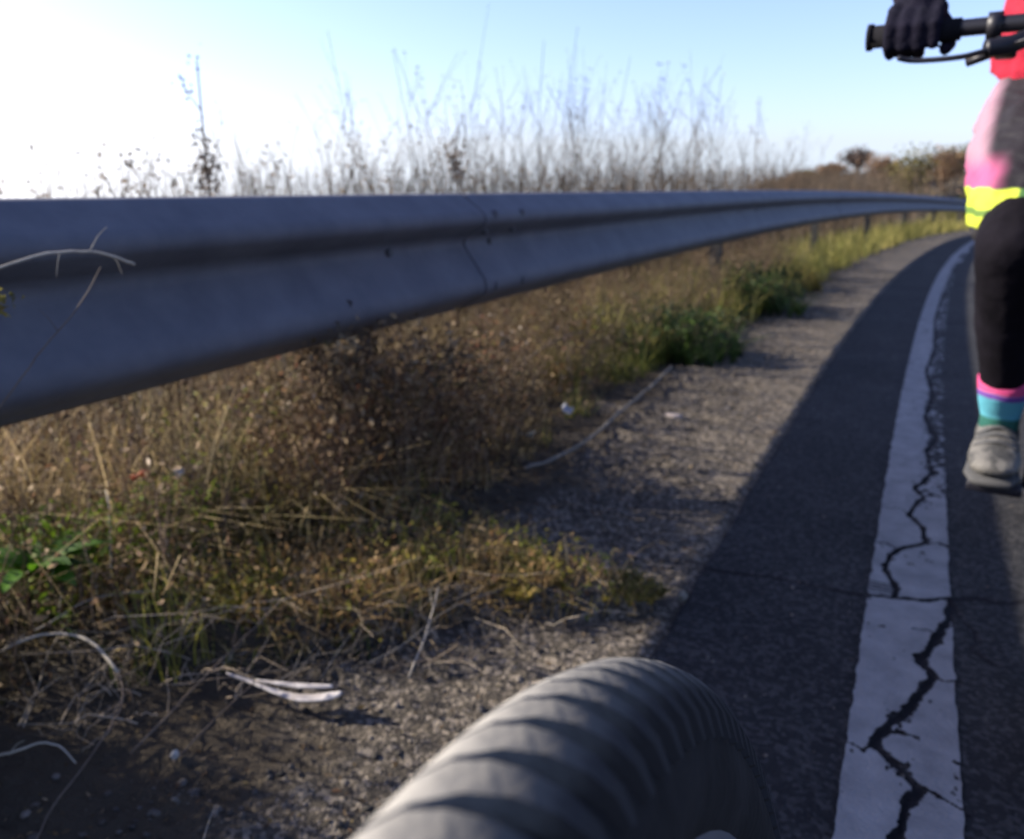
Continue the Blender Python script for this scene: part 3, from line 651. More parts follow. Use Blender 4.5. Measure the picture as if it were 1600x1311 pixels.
# ------------------------------------------------------------------ stalks, sticks and litter lying about
M_straw = mat('pale_straw', (.26, .225, .17), .7, (.36, .32, .26), 20.)
M_brown = mat('brown_twig', (.07, .05, .038), .8, (.13, .10, .075), 25.)
M_grey = mat('weathered_stick', (.10, .09, .075), .8, (.17, .15, .125), 25.)
def smoothpath(p, n=5):
    P = [Vector(q) for q in p]; out = []
    for i in range(len(P) - 1):
        a = P[max(0, i - 1)]; b = P[i]; c = P[i + 1]; d = P[min(len(P) - 1, i + 2)]
        for k in range(n):
            t = k / n; out.append(.5 * ((2 * b) + (c - a) * t + (2 * a - 5 * b + 4 * c - d) * t * t + (3 * b - a - 3 * c + d) * t ** 3))
    return out + [P[-1]]
def twig(name, pts, r0, r1, m, lab, cat='twig', side=(), group=None):
    P = smoothpath(pts); bm = bmesh.new(); n = len(P); P = [q + Vector((random.gauss(0, 1), random.gauss(0, 1), random.gauss(0, 1))) * r0 * .3 for q in P]; c = P[0].copy(); P = [p - c for p in P]
    sweep(bm, P, [r0 + (r1 - r0) * i / (n - 1) for i in range(n)], 6)
    for u, v, r in side:
        b = P[int(u * (n - 1))]; sweep(bm, smoothpath([b, b + Vector(v) * .5 + Vector((0, 0, .004)), b + Vector(v)], 3), [r, r * .9, r * .8, r * .7, r * .6, r * .5, r * .4][:7], 5)
    o = done(name, bm, m); o.location = c; return tag(o, lab, cat, group)
twig('fallen_stick', [(-.92, 1.95, .03), (-.855, 2.187, .03), (-.862, 2.607, .035), (-.87, 3.0, .04), (-.885, 3.38, .05)], .0055, .0045, M_grey, 'long straight grey stick lying along the shoulder edge below the green weed', 'stick')
twig('dry_stalk', [(-.98, .45, .66), (-.95, .60, .716), (-.95, .69, .722), (-.95, .735, .712), (-.95, .765, .70)], .0017, .0022, M_straw, 'pale arching dry stem crossing in front of the rail at left', side=[(.55, (0, .03, .03), .0009), (.4, (0, -.01, -.03), .0008), (.75, (0, .01, -.025), .0008)])
twig('dry_stalk', [(-.97, .50, .48), (-.95, .56, .555), (-.95, .62, .61), (-.95, .67, .65), (-.95, .715, .70)], .0012, .0008, M_brown, 'thin dark diagonal twig in front of the rail at left', side=[(.6, (0, -.02, .03), .0006)])
twig('dry_stalk', [(-1.30, .66, .04), (-1.21, .65, .10), (-1.18, .70, .106), (-1.11, .72, .10), (-1.03, .705, .075)], .0017, .0030, M_straw, 'thick whitish arching stem over dark ground at lower left')
twig('dry_stalk', [(-1.03, .705, .075), (-.98, .67, .06), (-.93, .58, .05), (-.90, .50, .04), (-.84, .43, .05)], .0014, .0010, M_brown, 'thin curved twig hanging down from the whitish arching stem')
twig('dry_stalk', [(-1.08, .515, .03), (-1.03, .54, .05), (-1.0, .57, .05), (-.96, .575, .03)], .0026, .0010, M_straw, 'short pale stem tip at the lower left edge', side=[(.3, (.02, .01, .02), .001)])
bm = bmesh.new(); c0 = Vector((-.80, .82, .035))
for pts, wd in (([(-.11, -.012, .012), (-.06, -.008, .008), (-.01, -.006, .004), (.035, .0, .004), (.075, .016, .010), (.090, .026, .014)], [.0015, .003, .0045, .0075, .0085, .003]), ([(-.055, -.006, .012), (-.02, .002, .013), (.02, .012, .014), (.05, .022, .016), (.07, .03, .017)], [.001, .003, .005, .004, .002])):
    P_ = smoothpath(pts, 4); n_ = len(P_); sweep(bm, P_, [(.0026, 1.3 * float(np.interp(i_ / (n_ - 1), np.linspace(0, 1, len(wd)), wd))) for i_ in range(n_)], 8)
o = done('bark_strip', bm, mat('white_strip', (.42, .39, .37), .6, (.30, .27, .25), 60.)); o.location = c0; tag(o, 'curled white peeled strip lying in the shadow at lower centre left', 'strip')
for p, r, m, lab in [
 ([(-.92, .63, .02), (-.92, .74, .05), (-.93, .90, .08), (-.92, .98, .10), (-.86, 1.0, .08)], .0016, M_brown, 'long brown twig arching over the dark ground at left'),
 ([(-.86, .65, .01), (-.86, .74, .03), (-.85, .81, .05)], .0014, M_brown, 'straight short twig pointing at the white strip'),
 ([(-.74, .95, .03), (-.70, 1.0, .05), (-.66, 1.10, .08), (-.60, 1.25, .07)], .0013, M_grey, 'forked grey twig rising toward the yellow tuft'),
 ([(-.67, .97, .01), (-.68, 1.05, .06), (-.70, 1.12, .10)], .0016, M_straw, 'upright pale stub of stalk in the middle foreground'),
 ([(-.86, .93, .01), (-.85, 1.02, .05), (-.82, 1.08, .08)], .0012, M_grey, 'thin twig crossing the others behind the white strip'),
 ([(-.80, .90, .01), (-.80, .99, .05), (-.77, 1.06, .07)], .0011, M_grey, 'pale thin twig right of the crossing one'),
 ([(-.77, .92, .01), (-.72, .97, .01), (-.66, 1.0, .03), (-.60, 1.01, .04)], .0010, M_brown, 'low wiry root lying on the gravel left of the tyre'),
 ([(-1.27, .68, .07), (-1.24, .74, .09), (-1.21, .81, .11), (-1.12, .86, .12)], .0015, M_straw, 'pale stem slanting up below the bright green plant'),
 ([(-1.50, 1.05, .15), (-1.38, .98, .22), (-1.30, .92, .18), (-1.26, .88, .12)], .0022, M_straw, 'pale bent stem hanging beside the bright green plant'),
 ([(-1.28, 1.60, .03), (-1.15, 1.66, .06), (-1.14, 1.90, .07), (-1.10, 2.06, .09)], .006, mat('mossy_branch', (.20, .18, .05), .9, (.33, .29, .12), 30.), 'mossy yellow branch under the rail left of the stick'),
 ([(-1.2, 2.35, .02), (-1.13, 2.3, .2), (-1.05, 2.4, .30), (-1.0, 2.6, .32)], .0022, M_brown, 'dark arching bramble below the rail right of the joint'),
 ([(-1.15, 1.5, .02), (-1.12, 1.55, .2), (-1.1, 1.62, .33)], .0018, M_brown, 'upright brown twig near the rail post'),
 ([(-.75, .50, .01), (-.70, .53, .02), (-.62, .55, .015), (-.56, .60, .01)], .0014, M_straw, 'straw stalk lying flat at the bottom edge'),
 ([(-.55, .72, .01), (-.50, .76, .02), (-.46, .84, .01)], .0010, M_grey, 'tiny grey twig lying beside the tyre')]:
    twig('twig', p, r, r * .6, m, lab, side=[(.4, (random.uniform(-.05, .05), random.uniform(.02, .06), random.uniform(.0, .04)), r * .5), (.7, (random.uniform(-.04, .04), .03, .02), r * .4)])
def stone(x, y, z, r, col, name, lab, cat, sc=(1, 1, .6)):
    bm = bmesh.new(); bmesh.ops.create_icosphere(bm, subdivisions=2, radius=1)
    for v in bm.verts:
        v.co *= 1 + random.uniform(-.22, .22); v.co.x *= sc[0] * r; v.co.y *= sc[1] * r; v.co.z *= sc[2] * r
    o = done(name, bm, mat(name + '_stone', col, .8, tuple(c * .75 for c in col), 60., .3, 200.), smooth=False); o.location = (x, y, z); return tag(o, lab, cat)
def zs(x, y): return float(zsh(np.array([x - float(cur(y))]), np.array([y]))[0])
stone(-.70, 2.74, zs(-.70, 2.74) + .008, .022, (.38, .32, .28), 'stone', 'flat pale stone lying on the shoulder beside the long stick', 'stone', (1.5, .8, .5))
stone(-.86, .655, zs(-.86, .655) + .01, .006, (.34, .32, .29), 'pebble', 'small white pebble on dark ground at lower left', 'stone', (.8, 1, 1.2))
stone(-.50, 1.42, zs(-.50, 1.42) + .02, .013, (.30, .28, .24), 'stone', 'whitish stone inside the low yellow green tuft', 'stone')
stone(-.33, 1.45, zs(-.33, 1.45) + .01, .011, (.16, .15, .12), 'stone', 'light stone standing at the corner where the shadow meets the tuft', 'stone', (.8, 1, 1))
stone(-.48, 1.60, zs(-.48, 1.60) + .006, .010, (.20, .15, .13), 'pebble', 'pinkish flat pebble on the shoulder before the shadow stripe', 'stone', (1.5, 1, .5))
stone(-.55, 2.95, zs(-.55, 2.95) + .006, .011, (.18, .16, .14), 'pebble', 'small light pebble right of the flat pale stone', 'stone')
def scrap(x, y, z, r, col, lab, name='litter_scrap', cat='litter'):
    bm = bmesh.new(); n = 7; g = []
    for i in range(n):
        g.append([bm.verts.new(((i / (n - 1) - .5) * 2 * r * random.uniform(.8, 1.1), (j / (n - 1) - .5) * 1.3 * r * random.uniform(.7, 1.1), random.uniform(-.35, .35) * r + r * .5)) for j in range(n)])
    for i in range(n - 1):
        for j in range(n - 1): bm.faces.new((g[i][j], g[i + 1][j], g[i + 1][j + 1], g[i][j + 1]))
    o = done(name, bm, mat('scrap', col, .6, trans=.2)); so = o.modifiers.new('thick', 'SOLIDIFY'); so.thickness = .0012
    o.location = (x, y, z); o.rotation_euler = (random.uniform(-.8, .8), random.uniform(-.8, .8), random.uniform(0, 3)); return tag(o, lab, cat)
scrap(-.99, 2.42, .07, .030, (.32, .33, .36), 'crumpled whitish plastic scrap at the verge edge by the stick')
scrap(-1.22, 1.02, .27, .014, (.40, .38, .34), 'whitish dry scrap caught in weeds beside the orange leaf')
scrap(-1.26, .97, .27, .016, (.50, .16, .08), 'orange red dead leaf caught in weeds below the rail at left', 'dead_leaf', 'leaf')
scrap(-1.0, 2.18, .05, .02, (.30, .31, .28), 'grey dead leaf under the crumpled plastic scrap', 'dead_leaf', 'leaf')
c = rng.normal(0, 1, (46, 3)) * (.006, .010, .008)
V, F = flakes(c, np.full(46, .008)); o = link('seed_cluster', meshnp('seed_cluster', V, F), M_yl); o.location = (-.99, .60, .665); tag(o, 'small yellow seed cluster against the rail at the left edge', 'seeds')

# ------------------------------------------------------------------ wheels
M_tread = mat('dusty_shaded_tread', (.17, .163, .145), .95, (.25, .24, .215), 18., .25, 120., spec=.06)
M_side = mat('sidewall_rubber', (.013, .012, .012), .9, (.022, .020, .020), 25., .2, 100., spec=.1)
M_rim = mat('grey_rim', (.085, .085, .095), .5, (.11, .11, .12), 30., metal=.1)
M_spoke = mat('spoke_steel', (.3, .3, .3), .35, metal=.8)
M_blk = mat('black_paint', (.008, .008, .012), .45, spec=.3)
M_rub = mat('black_rubber', (.008, .008, .010), .9, spec=.08)
def shade_side(m, shade_col):
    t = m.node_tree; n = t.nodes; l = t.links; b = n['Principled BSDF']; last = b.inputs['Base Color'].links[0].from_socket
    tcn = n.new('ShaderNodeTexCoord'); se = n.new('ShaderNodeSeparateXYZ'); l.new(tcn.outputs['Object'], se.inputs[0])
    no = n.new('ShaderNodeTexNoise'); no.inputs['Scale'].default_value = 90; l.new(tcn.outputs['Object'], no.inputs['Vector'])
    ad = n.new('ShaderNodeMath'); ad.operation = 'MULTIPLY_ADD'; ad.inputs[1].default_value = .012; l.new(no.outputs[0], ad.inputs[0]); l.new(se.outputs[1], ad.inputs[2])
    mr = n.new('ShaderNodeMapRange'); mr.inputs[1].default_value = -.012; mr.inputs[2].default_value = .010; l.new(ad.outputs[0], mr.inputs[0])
    x = n.new('ShaderNodeMix'); x.data_type = 'RGBA'; x.inputs[6].default_value = (*shade_col, 1); l.new(mr.outputs[0], x.inputs[0]); l.new(last, x.inputs[7]); l.new(x.outputs[2], b.inputs['Base Color'])
shade_side(M_tread, (.032, .030, .030))  # right side of the tread darkened in colour to stand for shade
def torus_me(Rm, rt, n=96, k=20, squash=1.):
    a = np.linspace(0, 2 * PI, n, endpoint=False); b = np.linspace(0, 2 * PI, k, endpoint=False); A, B = np.meshgrid(a, b, indexing='ij')
    rr = Rm + rt * np.cos(B); v = np.stack([rr * np.cos(A), rt * squash * np.sin(B), rr * np.sin(A)], 2).reshape(-1, 3)
    i = np.arange(n * k); i2 = (i // k + 1) % n * k; q = i % k; q2 = (q + 1) % k; return meshnp('tyre', v, np.stack([i, i // k * k + q2, i2 + q2, i2 + q], 1))
def lathe_me(name, pr, n=96):
    """closed profile (radius, y) turned about the y axis"""
    a = np.linspace(0, 2 * PI, n, endpoint=False); p = np.array(pr); k = len(p)
    v = np.stack([np.outer(np.cos(a), p[:, 0]), np.tile(p[:, 1], (n, 1)), np.outer(np.sin(a), p[:, 0])], 2).reshape(-1, 3)
    i = np.arange(n * k); i2 = (i // k + 1) % n * k; q = i % k; q2 = (q + 1) % k; return meshnp(name, v, np.stack([i, i // k * k + q2, i2 + q2, i2 + q], 1))
def wheel(parent, name, loc, rot, Ro, rt, spokes, blocks, sq=1.):
    """axis along local y"""
    if parent is None: t = empty(name, loc, rot); host = t
    else:
        t = empty(name, loc, rot); t.parent = parent; host = t
    Rm = Ro - rt
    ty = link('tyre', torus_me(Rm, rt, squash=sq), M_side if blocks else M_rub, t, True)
    rr = Rm - rt * (.42 if blocks else .8)
    rim = link('rim', lathe_me('rim', [(rr + .004, -.016), (rr + .004, .016), (rr - .006, .017), (rr - .022, .010), (rr - .026, 0), (rr - .022, -.010), (rr - .006, -.017)]), M_rim, t, True)
    bm = bmesh.new(); bmesh.ops.create_cone(bm, cap_ends=True, segments=20, radius1=.02, radius2=.02, depth=.075, matrix=Matrix.Rotation(PI / 2, 4, 'X'))
    for yy in (-.03, .03): bmesh.ops.create_cone(bm, cap_ends=True, segments=20, radius1=.03, radius2=.03, depth=.004, matrix=Matrix.Translation((0, yy, 0)) @ Matrix.Rotation(PI / 2, 4, 'X'))
    sweep(bm, [(0, -.055, 0), (0, .055, 0)], .006, 10); done('hub', bm, M_blk, t)
    bm = bmesh.new(); sweep(bm, [(.028, 0, 0), (rr - .02, 0, 0)], .0011, 5); sm = bpy.data.meshes.new('spoke'); bm.to_mesh(sm); bm.free(); sm.materials.append(M_spoke)
    for i in range(spokes):
        a = 2 * PI * i / spokes; o = link('spoke', sm, None, t); sd_ = .027 if i % 2 else -.027
        L = rr - .02; o.location = (0, sd_, 0); o.rotation_euler = Euler((0, -a, 0)).to_matrix().to_4x4().to_euler()
        o.rotation_euler = (Matrix.Rotation(-a, 4, 'Y') @ Matrix.Rotation(math.atan2(-sd_, L), 4, 'Z')).to_euler()
    if blocks:
        # worn cross bars, packed on one side and gapping open towards the other, with a paddle block on the shoulder
        NB = 132; pitch = 2 * PI * Ro / NB
        def block(p0, p1, w0, w1, h, skew):
            bm = bmesh.new(); n = 7; top = []; bot = []
            for sx in (-1, 1):
                rowt = []; rowb = []
                for j in range(n + 1):
                    u = j / n; ph = p0 + (p1 - p0) * u; w_ = w0 + (w1 - w0) * max(0, (u - .34) / .66) ** .6
                    hh_ = h * (1 - .55 * abs(2 * u - 1) ** 4)
                    for lst, rad_, ww in ((rowb, rt - .0012, w_), (rowt, rt + hh_, w_ * (.90 if j not in (0, n) else .7))):
                        lst.append(bm.verts.new((sx * ww / 2 + skew * (u - .3), rad_ * math.sin(ph) * sq, Rm + rad_ * math.cos(ph))))
                top.append(rowt); bot.append(rowb)
            for j in range(n):
                bm.faces.new((top[0][j], top[0][j + 1], top[1][j + 1], top[1][j]))
                bm.faces.new((bot[0][j], bot[0][j + 1], top[0][j + 1], top[0][j])); bm.faces.new((top[1][j], top[1][j + 1], bot[1][j + 1], bot[1][j]))
            bm.faces.new((bot[0][0], top[0][0], top[1][0], bot[1][0])); bm.faces.new((top[0][n], bot[0][n], bot[1][n], top[1][n]))
            bmesh.ops.recalc_face_normals(bm, faces=bm.faces)
            me = bpy.data.meshes.new('tread_block'); bm.to_mesh(me); bm.free(); me.materials.append(M_tread); me.polygons.foreach_set('use_smooth', [True] * len(me.polygons)); me.set_sharp_from_angle(angle=R(38)); return me
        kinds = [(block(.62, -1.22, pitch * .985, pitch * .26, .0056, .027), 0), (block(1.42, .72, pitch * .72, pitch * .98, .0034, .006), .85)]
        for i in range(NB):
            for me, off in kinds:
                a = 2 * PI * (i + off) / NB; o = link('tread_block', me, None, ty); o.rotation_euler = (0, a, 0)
    return t
# near wheel: heading and lean of the parked wheel by the camera
hd, lean, Ro, rt = .0907, -.18, .3542, .0280
w = wheel(None, 'bicycle_wheel', (.0078, .0363, Ro), (0, 0, 0), Ro, rt, 32, True, .80)
fw = Vector((-math.sin(hd), math.cos(hd), 0)); sdv = Vector((math.cos(hd) * math.cos(lean), math.sin(hd) * math.cos(lean), -math.sin(lean))); up = sdv.cross(fw)
w.rotation_euler = Matrix((fw, -sdv, up)).transposed().to_euler()
tag(w, 'dusty knobbly bicycle wheel close in front at the bottom', 'wheel')

# ------------------------------------------------------------------ the oncoming bicycle
BL = (.312, 1.47, 0); BR = (0, 0, R(-95))
bike = tag(empty('bicycle', BL, BR), 'black mountain bike ridden towards the camera at the right edge', 'bicycle')
for nm, x in (('front_wheel', .20), ('rear_wheel', -.88)):
    wheel(bike, nm, (x, 0, .36), (0, 0, 0), .36, .028, 28, False)
bm = bmesh.new(); HT, HB, BB, ST, RA = (-.045, 0, .97), (.005, 0, .83), (-.45, 0, .33), (-.60, 0, .80), (-.88, 0, .36)
sweep(bm, [HT, HB], .023, 14); sweep(bm, [HB, BB], .024, 14); sweep(bm, [HT, ST], .018, 14); sweep(bm, [(-.44, 0, .30), (-.62, 0, .85)], .017, 14)
for s in (-1, 1):
    sweep(bm, [(BB[0], s * .02, BB[2]), (-.6, s * .05, .34), (RA[0], s * .065, RA[2])], .010, 10); sweep(bm, [(ST[0], s * .015, ST[2] - .02), (-.72, s * .045, .62), (RA[0], s * .065, RA[2])], .008, 10)
ball(bm, BB, .035); done('frame', bm, M_blk, bike)
bm = bmesh.new(); sweep(bm, [(.005, 0, .82), (.015, 0, .76)], .02, 12); sweep(bm, [(.02, -.075, .75), (.02, .075, .75)], .02, 12)
for s in (-1, 1): sweep(bm, [(.02, s * .07, .76), (.11, s * .07, .52), (.115, s * .07, .50)], .018, 12); sweep(bm, [(.11, s * .07, .54), (.20, s * .068, .36)], .022, 12)
done('fork', bm, M_blk, bike)
bm = bmesh.new(); sweep(bm, [(-.045, 0, .98), (0, 0, 1.02)], .02, 12); box(bm, (-.0, 0, 1.025), (.04, .05, .045), bev=.006); done('stem', bm, M_blk, bike)
bm = bmesh.new(); sweep(bm, smoothpath([(-.03, -.415, 1.035), (-.012, -.2, 1.035), (0, -.09, 1.025), (0, 0, 1.022), (0, .09, 1.025), (-.012, .2, 1.035), (-.03, .415, 1.035)]), .0125, 12); done('handlebar', bm, M_blk, bike)
for s in (-1, 1):
    bm = bmesh.new(); sweep(bm, [(-.030, s * .425, 1.035), (-.030, s * .423, 1.035), (-.021, s * .29, 1.035)], [.012, .0175, .0165], 14)
    sweep(bm, [(-.031, s * .417, 1.035), (-.031, s * .425, 1.035)], .0205, 14); done('grip', bm, M_rub, bike)
    bm = bmesh.new(); sweep(bm, [(-.02, s * .255, 1.035), (-.02, s * .235, 1.035)], .02, 12); sweep(bm, smoothpath([(-.01, s * .19, 1.018), (.03, s * .22, 1.0), (.045, s * .25, .995)]), .013, 10)
    sweep(bm, smoothpath([(.045, s * .24, .995), (.055, s * .28, .985), (.05, s * .34, .985), (.055, s * .365, .99)]), [(.004, .007)] * 16, 8)
    done('brake_lever', bm, M_blk, bike)
    bm = bmesh.new(); box(bm, (.005, s * .225, 1.0), (.035, .03, .03), bev=.006); sweep(bm, [(.0, s * .24, .995), (-.01, s * .275, .985)], .007, 8); done('shifter', bm, M_blk, bike)
    bm = bmesh.new(); sweep(bm, smoothpath([(.04, s * .215, 1.0), (.10, s * .13, 1.01), (.09, s * .05, .96), (.05, s * .03, .90)], 8), .0025, 6); done('brake_cable', bm, M_blk, bike)
bm = bmesh.new(); sweep(bm, [(-.012, -.195, 1.04), (-.012, -.175, 1.04)], .016, 12); sweep(bm, [(-.012, -.185, 1.05), (-.012, -.187, 1.085)], [.009, .011], 10); ball(bm, (-.012, -.187, 1.088), (.014, .012, .008)); done('bell', bm, M_blk, bike)
bm = bmesh.new(); box(bm, (.01, -.118, 1.03), (.05, .045, .05), bev=.012); done('front_lamp', bm, mat('grey_plastic', (.40, .37, .34), .6), bike)
bm = bmesh.new(); sweep(bm, [(-.60, 0, .80), (-.66, 0, .95)], .014, 12); done('seatpost', bm, M_blk, bike)
bm = bmesh.new(); sweep(bm, [(-.50, 0, .975), (-.54, 0, .975), (-.66, 0, .97), (-.75, 0, .975), (-.77, 0, .975)], [(.008, .012), (.016, .02), (.02, .045), (.02, .07), (.012, .05)], 14); done('saddle', bm, M_rub, bike)
bm = bmesh.new(); sweep(bm, [(-.45, -.06, .33), (-.45, .06, .33)], .012, 12); sweep(bm, [(-.45, -.075, .33), (-.295, -.08, .235)], [(.012, .009), (.010, .008)], 8); sweep(bm, [(-.45, .075, .33), (-.605, .08, .425)], [(.012, .009), (.010, .008)], 8)
bmesh.ops.create_cone(bm, cap_ends=True, segments=32, radius1=.07, radius2=.07, depth=.005, matrix=Matrix.Translation((-.45, -.055, .33)) @ Matrix.Rotation(PI / 2, 4, 'X')); done('crank', bm, M_blk, bike, smooth=False)
for c in ((-.295, -.135, .232), (-.605, .135, .43)):
    bm = bmesh.new(); box(bm, c, (.09, .095, .018), bev=.004); done('pedal', bm, M_blk, bike)

# ------------------------------------------------------------------ the rider
rider = tag(empty('person', BL, BR), 'cyclist in red top, pink sided black shorts with yellow hem, black leggings and teal socks', 'person')
M_skin = mat('skin', (.48, .28, .19), .55, (.55, .33, .23), 20.)
M_red = mat('red_jersey', (.26, .006, .022), .8, (.30, .008, .026), 8., .3, 30.)
M_navy = mat('dark_sleeve', (.007, .006, .012), .9, (.012, .010, .018), 10., .2, 40., spec=.08)
M_glove = mat('dark_glove', (.005, .005, .010), .9, (.009, .008, .016), 20., .3, 90., spec=.08)
M_tight = mat('black_tights', (.004, .0035, .005), .9, (.007, .006, .009), 10., .15, 60., spec=.06)
def zone_mat(name, base, zones):
    """coloured cloth: each zone = (axis, low, high, colour) in garment space, later ones on top"""
    m = mat(name, base, .75, bump=.2, bscale=50.); t = m.node_tree; n = t.nodes; l = t.links
    tcn = n.new('ShaderNodeTexCoord'); se = n.new('ShaderNodeSeparateXYZ')
    wn = n.new('ShaderNodeTexNoise'); wn.inputs['Scale'].default_value = 11; wn.inputs['Detail'].default_value = 2; l.new(tcn.outputs['Object'], wn.inputs['Vector'])
    wv = n.new('ShaderNodeVectorMath'); wv.operation = 'MULTIPLY_ADD'; wv.inputs[1].default_value = (.028, .028, .028); l.new(wn.outputs['Color'], wv.inputs[0])
    of = n.new('ShaderNodeVectorMath'); of.operation = 'ADD'; of.inputs[1].default_value = (-.014, -.014, -.014); l.new(tcn.outputs['Object'], of.inputs[0]); l.new(of.outputs[0], wv.inputs[2]); l.new(wv.outputs[0], se.inputs[0])
    dot = n.new('ShaderNodeVectorMath'); dot.operation = 'DOT_PRODUCT'; dot.inputs[1].default_value = (.84, 0, -.54); l.new(tcn.outputs['Object'], dot.inputs[0])
    rgb = n.new('ShaderNodeRGB'); rgb.outputs[0].default_value = (*base, 1); last = rgb.outputs[0]
    for zn in zones:
        conds, colr = zn[:2]; soft = zn[2] if len(zn) > 2 else .003
        f = None
        for ax, lo, hi in conds:
            src = se.outputs[{'X': 0, 'Y': 1, 'Z': 2, 'A': 1}[ax.upper()]] if ax != 'D' else dot.outputs['Value']
            if ax == 'a':
                ab = n.new('ShaderNodeMath'); ab.operation = 'ABSOLUTE'; l.new(src, ab.inputs[0]); src = ab.outputs[0]
            for v_, sg in ((lo, 1), (hi, -1)):
                q = n.new('ShaderNodeMapRange'); q.interpolation_type = 'SMOOTHSTEP'; l.new(src, q.inputs[0]); q.inputs[1].default_value = v_ - soft * sg; q.inputs[2].default_value = v_ + soft * sg
                if f is None: f = q.outputs[0]
                else:
                    p = n.new('ShaderNodeMath'); p.operation = 'MULTIPLY'; l.new(f, p.inputs[0]); l.new(q.outputs[0], p.inputs[1]); f = p.outputs[0]
        mi = n.new('ShaderNodeMix'); mi.data_type = 'RGBA'; mi.inputs[7].default_value = (*colr, 1); l.new(f, mi.inputs[0]); l.new(last, mi.inputs[6]); last = mi.outputs[2]
    l.new(last, n['Principled BSDF'].inputs['Base Color']); return m
PEL, WAI, CHE, NEC = (-.66, -.045, .98), (-.56, -.085, 1.13), (-.42, -.045, 1.33), (-.32, -.02, 1.46)
HIP = [(-.63, -.155, .95), (-.63, .07, .95)]; KNE = [(-.24, -.170, .70), (-.27, .15, .88)]; ANK = [(-.42, -.142, .345), (-.67, .135, .575)]
SHO = [(-.34, -.175, 1.42), (-.34, .175, 1.42)]; ELB = [(-.20, -.40, 1.25), (-.20, .40, 1.25)]; WRI = [(-.075, -.357, 1.085), (-.075, .357, 1.085)]
def torso(bm, e): sweep(bm, [PEL, WAI, CHE, NEC], [(.10 + e, .15 + e), (.095 + e, .135 + e), (.11 + e, .165 + e), (.06 + e, .08 + e)], 24); ball(bm, PEL, (.11 + e, .145 + e, .10 + e), 3); ball(bm, CHE, (.11 + e, .16 + e, .12 + e), 3)
bm = bmesh.new(); torso(bm, 0)
for i in (0, 1):
    caps(bm, [(-.38, (-.06, .06)[i], 1.40), SHO[i]], [.07, .058]); caps(bm, [SHO[i], ELB[i]], [.052, .040]); caps(bm, [ELB[i], WRI[i]], [.041, .027])
    caps(bm, [HIP[i], KNE[i]], [.088, .054]); caps(bm, [KNE[i], ((KNE[i][0] * .6 + ANK[i][0] * .4) - .012, KNE[i][1] * .6 + ANK[i][1] * .4, KNE[i][2] * .6 + ANK[i][2] * .4), ANK[i]], [.050, .044, .027])
caps(bm, [NEC, (-.25, 0, 1.56)], [.060, .055])
HC = Vector((-.20, 0, 1.63)); ball(bm, HC, (.098, .076, .112), 3); ball(bm, HC + Vector((.045, 0, -.065)), (.05, .052, .05), 2)
sweep(bm, [HC + Vector((.088, 0, .012)), HC + Vector((.118, 0, -.022)), HC + Vector((.095, 0, -.032))], [.008, .014, .010], 8)
ball(bm, HC + Vector((.09, 0, -.055)), (.014, .026, .008))
for s in (-1, 1): ball(bm, HC + Vector((-.005, s * .078, -.01)), (.018, .008, .03))
done('body', bm, M_skin, rider, remesh=.008, sm=3)
for s in (-1, 1):
    bm = bmesh.new(); ball(bm, HC + Vector((.082, s * .032, .012)), .013); done('eye', bm, mat('eye', (.05, .03, .02), .2), rider)
bm = bmesh.new(); sweep(bm, smoothpath([HC + Vector((.0, -.082, .01)), HC + Vector((.075, -.062, .015)), HC + Vector((.108, 0, .018)), HC + Vector((.075, .062, .015)), HC + Vector((.0, .082, .01))]), [(.018, .003)] * 21, 8); done('sunglasses', bm, M_blk, rider)
bm = bmesh.new(); bmesh.ops.create_icosphere(bm, subdivisions=4, radius=1, matrix=Matrix.Translation(HC + Vector((-.01, 0, .035))) @ Matrix.Diagonal((.125, .098, .105, 1)))
dl = [v for v in bm.verts if v.co.z < HC.z + .028 - .12 * (v.co.x - HC.x) * 0]; bmesh.ops.delete(bm, geom=dl, context='VERTS')
for v in bm.verts:
    if abs(math.sin(v.co.y * 110)) > .72 and v.co.z > HC.z + .06: v.co -= (v.co - HC).normalized() * .014
o = done('helmet', bm, mat('helmet_shell', (.5, .5, .5), .35, (.05, .05, .05), 3.), rider); so = o.modifiers.new('thick', 'SOLIDIFY'); so.thickness = .012
bm = bmesh.new(); ball(bm, HC + Vector((-.028, 0, .0)), (.085, .080, .108), 3); done('hair', bm, mat('brown_hair', (.04, .025, .015), .7), rider, remesh=.01)
